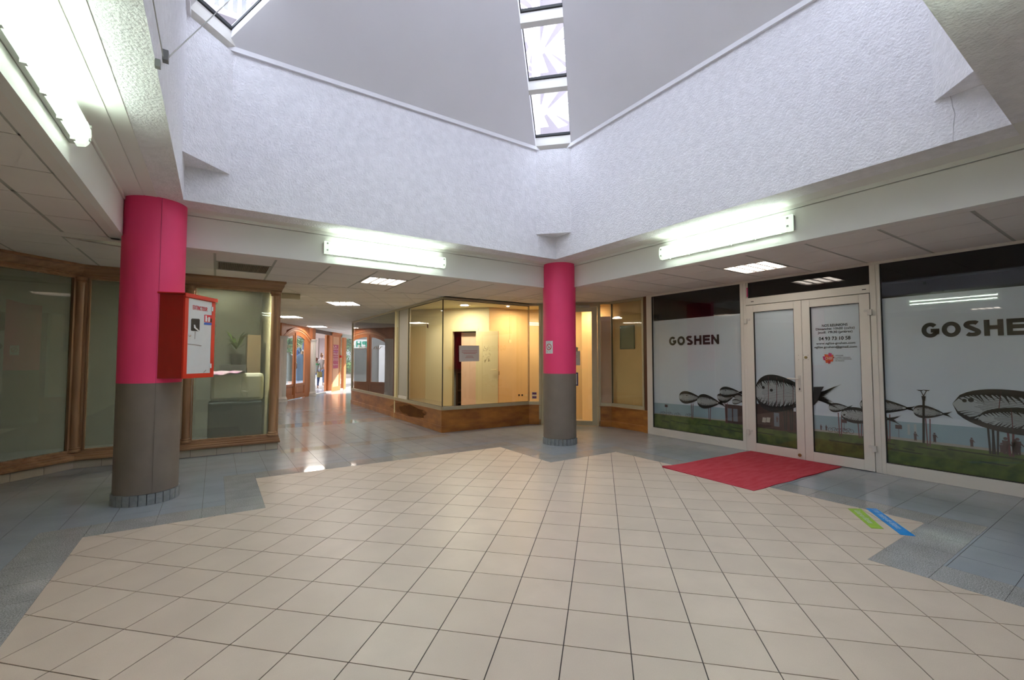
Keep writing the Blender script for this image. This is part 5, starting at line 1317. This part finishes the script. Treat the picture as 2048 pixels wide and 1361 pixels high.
# ---- clothes and pieces displayed behind the arched door
def seen_on(px, py, d):      # point at depth d along a sight line
    return EYEV + ray(px, py) * (d / FPX)
def drape(name, px, top, bot, wtop, wbot, d, m, lab, cat):
    c = seen_on(px, (top + bot) / 2, d); zt_, zb_ = seen_on(px, top, d).z, seen_on(px, bot, d).z; b = MB(); N = 20
    for k, (z, w) in enumerate(((zb_, wbot), ((zt_ + zb_) / 2, (wtop + wbot) / 2), (zt_ - .12, wtop), (zt_, wtop * .35))):
        for i in range(N):
            a = 2 * PI * i / N; rr_ = w / 2 * (1 + .10 * math.sin(a * 5) * (k < 3)); b.v.append((c.x + _R.x * math.cos(a) * rr_ + _F.x * math.sin(a) * rr_ * .45, c.y + _R.y * math.cos(a) * rr_ + _F.y * math.sin(a) * rr_ * .45, z))
    b.f = [(k * N + i, k * N + (i + 1) % N, (k + 1) * N + (i + 1) % N, (k + 1) * N + i) for k in range(3) for i in range(N)] + [tuple(range(3 * N, 4 * N)), tuple(range(N - 1, -1, -1))]
    return tag(b.build(name, m, smooth=True), lab, cat)
bl = mat('pale blue cloth', (.085, .155, .28), .8); nb_ = mat('bright blue cloth', (.008, .05, .22), .8); gw = mat('pale garment', (.16, .17, .155), .8); kh = mat('khaki cloth', (.30, .27, .16), .8)
mq = thing('mannequin', 'headless mannequin in a pale blue shirt behind the arched door', 'mannequin', (seen_on(603, 772, 18.4).x, seen_on(603, 772, 18.4).y, 0))
p = drape('shirt', 601, 708, 768, .42, .36, 18.4, bl, '', ''); 
for k_ in ('label', 'category'): del p[k_]
p.parent = mq; p.matrix_parent_inverse = Matrix.Translation(-mq.location)
n_ = seen_on(604, 708, 18.4); MB().lathe(n_.x, n_.y, [(.05, n_.z - .02), (.045, n_.z + .10), (.02, n_.z + .12)], 12).build('neck', 'oak', mq, smooth=True)
MB().lathe(mq.location.x, mq.location.y, [(.16, 0), (.16, .02), (.02, .03), (.02, .4)], 14).build('stand', 'chrome', mq, smooth=True)
drape('hanging_dress', 594.5, 700, 770, .14, .16, 19.0, nb_, 'bright blue dress hanging beside the mannequin', 'clothing'); drape('hanging_dress', 598.0, 694, 712, .2, .2, 19.3, bl, 'pale blue top hanging above the mannequin', 'clothing')
drape('hanging_coat', 574, 706, 768, .36, .42, 18.0, gw, 'pale grey coat on display in the left leaf of the arched door', 'clothing')
drape('hanging_shirt', 608, 684, 700, .12, .12, 19.2, nb_, 'dark blue shirt hanging near the top of the right leaf', 'clothing')
pk = seen_on(580, 766, 17.6); tag(MB().box(pk.x - .06, pk.y - .03, max(pk.z - .05, 0), pk.x + .06, pk.y + .03, pk.z + .05).build('small_box', 'orangepanel', bevel=.005), 'small orange box low behind the arched door', 'box')

struct(MB().fbox(PF, -3, 9.4, -3.4, -.13, 2.95, 3.1), 'ceiling_shade_slab', 'creamwall')  # unseen slab added to keep daylight off the displayed clothes
# ================================================================== STREET OUTSIDE
struct(MB().prism([(-20, 16), (.5, 14.6), (1.7, 16.4), (5.6, 22.9), (6.6, 22.9), (6.6, 14.2), (60, 14.2), (60, 90), (-20, 90)], -.06, -.012), 'floor_street', 'pavement')
def block(name, pxl, pxr, d, z1, m, lab, th=.8):
    a, b_ = seen_on(pxl, 720, d), seen_on(pxr, 720, d); f_ = Fr((a.x, a.y), (b_.x, b_.y), ref=(0, 0))
    t = thing(name, lab, 'building', f_.at(f_.len / 2, -th / 2, 0)); MB().fbox(f_, 0, f_.len, -th, 0, -.02, z1).build('wall', m, t); return t, f_
t, f_ = block('street_pier', 638, 652, 29, 4.2, 'pier', 'pink rendered pier outside behind the walking woman'); MB().fbox(f_, -.06, f_.len + .06, -.85, .05, -.02, .35).build('plinth', 'stone', t)
t, f_ = block('street_pier', 624, 636, 33, 4.2, 'pierdk', 'tan rendered pier outside, further back'); MB().fbox(f_, -.06, f_.len + .06, -.85, .05, -.02, .35).build('plinth', 'stone', t)
t, f_ = block('street_beam', 560, 652, 28, 3.7, 'pierdk', 'tan overhead beam of the arcade outside', .5)
for o in list(COL.objects):
    if o.parent is t: 
        for v in o.data.vertices:
            if v.co.z < 1: v.co.z = 2.72
t, f_ = block('street_house', 480, 780, 52, 9, 'housewall', 'pale long house across the street')
for k in range(13):
    fr2 = MB().fbox(f_, .6 + 1.3 * k, 1.2 + 1.3 * k, .0, .03, 1.2, 2.6).build('window', 'glassdark', t)
ph = thing('pharmacy_front', 'pale pharmacy front with a green sign, seen mirrored in the corner shop glass', 'building', (-2, 26.5, 0))
MB().box(-8, 26.1, 0, 2.0, 27, 4.2).build('wall', mat('pharmacy render', (.16, .16, .15), .9), ph)
PHF = Fr((-8, 26.1), (2.0, 26.1), ref=(0, 0))
MB().fbox(PHF, 7.4, 9.9, .01, .05, 2.0, 2.5).build('sign_board', 'whitedim', ph)
stroke_text('lettering', 'PH', mat('green lettering', (.0, .30, .18), .5), PHF, 7.7, 2.06, .62, .34, .056, ph, .24)
text_mesh('lettering', 'ARMACIE', mat('green sign lettering', (.0, .30, .18), .5), PHF, 8.4, 2.07, 1.4, .33, .056, ph, bold=.03)
MB().fbox(PHF, 6.0, 7.0, .01, .06, 0, 2.2).build('door', 'stone', ph); MB().fbox(PHF, 7.4, 9.8, .005, .03, .5, 1.9).build('window', 'glassdark', ph)
tag(MB().box(14, 12, 0, 15, 44, 7.5).build('sky_blocker', 'housewall'), 'unseen block added east of the entrance to hide bright sky', 'building')  # added out of view, blocks sky mirrored in the arched door
# low stone planter wall, hedge, trees
a, b_ = seen_on(676, 770, 25.5), seen_on(740, 770, 25.5); pw = Fr((a.x, a.y), (b_.x, b_.y), ref=(0, 0))
pt = thing('stone_planter', 'low cream stone block wall outside the entrance', 'planter', pw.at(pw.len / 2, 0, 0))
MB().fbox(pw, 0, pw.len, -.9, -.03, 0, .5).build('core', 'plinthgap', pt)
for r0 in range(3):
    s = -(r0 % 2) * .17
    while s < pw.len - .02:
        MB().fbox(pw, max(0, s) + .005, min(pw.len, s + .36) - .005, -.03, .0, .005 + r0 * .17, .165 + r0 * .17).build('block', 'block', pt, bevel=.006); s += .36
def foliage(name, c, rad, n, size, m, parent=None, kind='stuff', seed=1):
    r_ = random.Random(seed); b = MB()
    for i in range(n):
        d = Vector((r_.gauss(0, 1), r_.gauss(0, 1), r_.gauss(0, 1))).normalized() * (r_.random() ** .4); p = Vector(c) + Vector((d.x * rad[0], d.y * rad[1], d.z * rad[2]))
        u = Vector((r_.uniform(-1, 1), r_.uniform(-1, 1), r_.uniform(-1, 1))).normalized(); v = u.cross(Vector((r_.uniform(-1, 1), r_.uniform(-1, 1), r_.uniform(-1, 1)))).normalized(); s = size * r_.uniform(.6, 1.3)
        b.add([p - u * s, p + v * s * .5, p + u * s, p - v * s * .5], [(0, 1, 2, 3)])
    return b.build(name, m, parent, kind=kind, fix=False)
hc = pw.at(pw.len * .5, -.45, .82)
hd = thing('hedge', 'sunlit clipped green hedge on the stone planter', 'hedge', (hc.x, hc.y, .5)); 
for k in range(6):
    p = pw.at(pw.len * (k + .5) / 6, -.45, .85); foliage('foliage', p, (pw.len / 9, .40, .36), 420, .06, 'leaf', hd, 'stuff', 20 + k)
MB().fbox(pw, .1, pw.len - .1, -.6, -.3, .5, .8).build('stems', 'bark', hd)
def tree(px, d, h, rad, n, lab, seed, m='leafdk'):
    c = seen_on(px, 740, d); t = thing('street_tree', lab, 'tree', (c.x, c.y, 0), 'trees across the street')
    MB().tube([(c.x, c.y, 0), (c.x + .1, c.y, h * .4), (c.x, c.y + .1, h * .8)], [.16, .12, .06], 8).build('trunk', 'bark', t); foliage('crown', (c.x, c.y, h), rad, int(n * 2.2), .20, m, t, 'stuff', seed)
tree(683, 34, 4.2, (1.5, 1.5, 1.8), 900, 'leafy street tree seen left of the orange mullion', 31); tree(702, 36, 4.0, (2.2, 2.0, 2.0), 1400, 'broad leafy street tree seen right of the orange mullion', 32, 'leaf')
tree(575, 40, 3.6, (1.4, 1.4, 1.8), 700, 'leafy street tree seen through the arched door', 33)
shb = seen_on(682, 722, 31); sb = thing('street_shrub', 'dark green shrub outside left of the orange mullion', 'shrub', (shb.x, shb.y, 0)); foliage('foliage', (shb.x, shb.y, 1.0), (.8, .8, .9), 700, .1, 'leafdk', sb, 'stuff', 41)
MB().tube([(shb.x, shb.y, 0), (shb.x, shb.y, .9)], .05, 6).build('stem', 'bark', sb)

# ---- upper storeys seen through the skylights: rendered wall, spiral stair, balcony
ub = thing('upper_storeys', 'pale upper storeys of the building seen through the skylight panes', 'building', (6.9, 8, 3.2))
MB().box(10.2, -4.0, 3.2, 10.7, 14, 20).build('wall', 'facade', ub); MB().box(-3.0, 13.2, 3.2, 10.2, 13.6, 17).build('wall', 'facade', ub)
for k in range(3):
    for j in range(3): MB().box(-.6 + 2.1 * k, 13.16, 6.0 + 3.0 * j, .5 + 2.1 * k, 13.2, 7.8 + 3.0 * j).build('window', 'glassdark', ub)
sc_ = seen_on(1072, 150, 9.6)
ss = thing('spiral_stair', 'white external spiral stair seen from below through the far skylight', 'staircase', (sc_.x, sc_.y, 5.6))
MB().tube([(sc_.x, sc_.y, 5.0), (sc_.x, sc_.y, 13)], .09, 12).build('pole', 'white', ss)
for k in range(64):
    a = k * PI / 8; z = 4.08 + .085 * k; r1 = 1.25; c_ = Vector((sc_.x, sc_.y))
    q = [c_ + Vector((math.cos(t), math.sin(t))) * r for r, t in ((.08, a), (r1, a - .10), (r1, a + .10))]
    MB().prism([(p.x, p.y) for p in q], z, z + .025).build('step', 'white', ss)
hpnt_ = [(sc_.x + 1.3 * math.cos(k * PI / 16), sc_.y + 1.3 * math.sin(k * PI / 16), 5.8 + .085 * k) for k in range(78)]
bc = thing('balcony', 'white railed balcony seen through the skylight beside the cable', 'balcony', (-.5, 8.6, 7.6))
bp = seen_on(400, 22, 10.5)
MB().box(bp.x - 1.6, bp.y - .4, bp.z - .15, bp.x + 1.6, bp.y + 1.4, bp.z).build('slab', 'facade', bc)
for k in range(18): MB().box(bp.x - 1.6 + .18 * k, bp.y - .38, bp.z, bp.x - 1.52 + .18 * k, bp.y - .33, bp.z + .95).build('baluster', 'white', bc)
MB().box(bp.x - 1.6, bp.y - .40, bp.z + .95, bp.x + 1.6, bp.y - .30, bp.z + 1.02).build('handrail', 'white', bc)

# ================================================================== PEOPLE IN THE STREET
def skin_mesh(name, m, joints, links, parent=None, sub=2):
    me = bpy.data.meshes.new(name); me.from_pydata([j[0] for j in joints], links, []); o = bpy.data.objects.new(name, me); COL.objects.link(o)
    md = o.modifiers.new('skin', 'SKIN'); md.use_smooth_shade = True
    for i, (c, r) in enumerate(joints):
        sv = me.skin_vertices[0].data[i]; sv.radius = r if isinstance(r, tuple) else (r, r); sv.use_root = (i == 0)
    s = o.modifiers.new('sub', 'SUBSURF'); s.levels = sub; s.render_levels = sub
    dg = bpy.context.evaluated_depsgraph_get(); dg.update(); me2 = bpy.data.meshes.new_from_object(o.evaluated_get(dg)); o.modifiers.clear(); o.data = me2
    me2.materials.clear(); me2.materials.append(m)
    for p in me2.polygons: p.use_smooth = True
    if parent is not None: o.parent = parent; o.matrix_parent_inverse = Matrix.Translation(-parent.location)
    return o
def person(base, hgt, face, lab, cloth, trouser, hair, bun=False, skin=(.55, .33, .24)):
    """walking figure seen from behind. face: plan direction of travel"""
    t = thing('person', lab, 'person', (base.x, base.y, 0)); k = hgt / 1.68; f = Vector((face[0], face[1], 0)).normalized(); r = Vector((f.y, -f.x, 0)); B = Vector((base.x, base.y, 0))
    P = lambda a, b, z: B + (r * a + f * b) * k + Vector((0, 0, z * k))
    sk = mat('skin', skin, .6); cm = mat('top cloth', cloth, .9, noise=.15, nscale=12); tm = mat('trouser cloth', trouser, .9, noise=.25, nscale=14); hm = mat('hair', hair, .7, noise=.3, nscale=60)
    J = [(P(0, 0, .92), (.10 * k, .13 * k)), (P(0, 0, 1.08), (.085 * k, .11 * k)), (P(0, .01, 1.28), (.10 * k, .14 * k)), (P(0, .0, 1.40), (.055 * k, .07 * k)), (P(0, .01, 1.46), .042 * k), (P(0, .03, 1.54), (.07 * k, .065 * k)), (P(0, .025, 1.62), (.066 * k, .062 * k)),
         (P(.16, 0, 1.37), .05 * k), (P(.215, -.03, 1.10), .037 * k), (P(.22, .05, .86), .025 * k), (P(.225, .08, .80), .028 * k), (P(-.16, 0, 1.37), .05 * k), (P(-.215, -.06, 1.10), .037 * k), (P(-.22, .02, .86), .025 * k), (P(-.225, .05, .80), .028 * k),
         (P(.085, .02, .86), .085 * k), (P(.09, .10, .48), .055 * k), (P(.09, .02, .12), .036 * k), (P(.09, .02, .05), .036 * k), (P(.095, .14, .035), .026 * k),
         (P(-.085, -.01, .86), .085 * k), (P(-.09, -.02, .48), .055 * k), (P(-.09, -.24, .16), .036 * k), (P(-.09, -.27, .10), .034 * k), (P(-.09, -.17, .03), .026 * k)]
    Lk = [(0, 1), (1, 2), (2, 3), (3, 4), (4, 5), (5, 6), (2, 7), (7, 8), (8, 9), (9, 10), (2, 11), (11, 12), (12, 13), (13, 14), (0, 15), (15, 16), (16, 17), (17, 18), (18, 19), (0, 20), (20, 21), (21, 22), (22, 23), (23, 24)]
    skin_mesh('body', sk, J, Lk, t)
    for ax in (.225, -.225):                              # fingers
        for q in range(4): MB().tube([P(ax, .05 + .012 * q, .79), P(ax, .055 + .013 * q, .74), P(ax - .01, .06 + .013 * q, .71)], .006 * k, 5).build('finger', sk, t)
        MB().tube([P(ax, .085, .80), P(ax, .11, .77), P(ax, .112, .75)], .007 * k, 5).build('thumb', sk, t)
    g_ = 1.16
    T = [(P(0, 0, .86), (.115 * k, .15 * k)), (P(0, 0, 1.08), (.105 * k, .13 * k)), (P(0, .01, 1.27), (.115 * k, .155 * k)), (P(0, 0, 1.39), (.075 * k, .09 * k)), (P(.165, 0, 1.36), .062 * k), (P(.215, -.02, 1.14), .052 * k), (P(.215, .0, 1.02), .046 * k), (P(-.165, 0, 1.36), .062 * k), (P(-.215, -.05, 1.14), .052 * k), (P(-.215, -.03, 1.02), .046 * k)]
    skin_mesh('top', cm, T, [(0, 1), (1, 2), (2, 3), (2, 4), (4, 5), (5, 6), (2, 7), (7, 8), (8, 9)], t)
    U_ = [(P(0, 0, .94), (.115 * k, .145 * k)), (P(.09, .02, .84), .10 * k), (P(.092, .10, .48), .07 * k), (P(.092, .03, .14), .052 * k), (P(-.09, -.01, .84), .10 * k), (P(-.092, -.02, .48), .07 * k), (P(-.092, -.22, .19), .052 * k)]
    skin_mesh('trousers', tm, U_, [(0, 1), (1, 2), (2, 3), (0, 4), (4, 5), (5, 6)], t)
    h_ = P(0, .0, 1.60); b = MB(); b.lathe(h_.x, h_.y, [(.02, h_.z - .10 * k), (.075 * k, h_.z - .06 * k), (.088 * k, h_.z), (.08 * k, h_.z + .05 * k), (.045 * k, h_.z + .085 * k), (.01, h_.z + .095 * k)], 18); b.build('hair', hm, t, smooth=True)
    if bun: q = P(0, -.04, 1.70); b = MB(); b.lathe(q.x, q.y, [(.01, q.z - .04), (.035, q.z - .03), (.045, q.z), (.035, q.z + .03), (.01, q.z + .04)], 14); b.build('hair_bun', hm, t, smooth=True)
    for a_ in (.028, -.028):                              # face, on the side turned away
        q = P(a_, .094, 1.575); b = MB(); b.lathe(q.x, q.y, [(.003, q.z - .008), (.010, q.z), (.003, q.z + .008)], 8); b.build('eye', 'black', t)
    q = P(0, .105, 1.55); MB().tube([P(0, .09, 1.57), q, P(0, .09, 1.54)], .010, 6).build('nose', sk, t)
    return t, P, k
wb = on_z(642, 772.5); wt, P, k = person(wb, 1.64, (.35, .94), 'woman with a bun walking away in a pale shirt and light jeans', (.26, .22, .20), (.11, .15, .24), (.16, .07, .03), True, (.28, .16, .11))
cb_ = on_z(631.5, 778); pt_, P2, k2 = person(cb_, 1.42, (.45, .9), 'shorter person in a green and white top and dark jeans behind the fluted column', (.24, .28, .26), (.035, .055, .13), (.13, .04, .02), skin=(.26, .15, .11))
MB().tube([P2(0, 0, 1.30), P2(0, 0, 1.38)], [.15, .13], 14).build('green_yoke', mat('green cloth', (.05, .24, .10), .9), pt_, smooth=True)
b = MB(); q = P2(.20, -.05, .78); b.box(q.x - .11, q.y - .06, q.z - .14, q.x + .11, q.y + .06, q.z + .12); tag(b.build('khaki_bag', mat('khaki canvas', (.20, .18, .07), .9), bevel=.03), 'khaki bag carried by the shorter person', 'bag')

# ================================================================== PORTALS OF DAYLIGHT
def portal(loc, rot, sx, sy_):
    d = bpy.data.lights.new('sky_portal', 'AREA'); d.shape = 'RECTANGLE'; d.size = sx; d.size_y = sy_; d.cycles.is_portal = True
    o = bpy.data.objects.new('sky_portal', d); COL.objects.link(o); o.location = loc; o.rotation_euler = rot; return o
pm = Vector((CX0, CY0, 6.6)); portal((CX0, CY0, 7.3), (0, 0, 0), 5.6, 5.6)
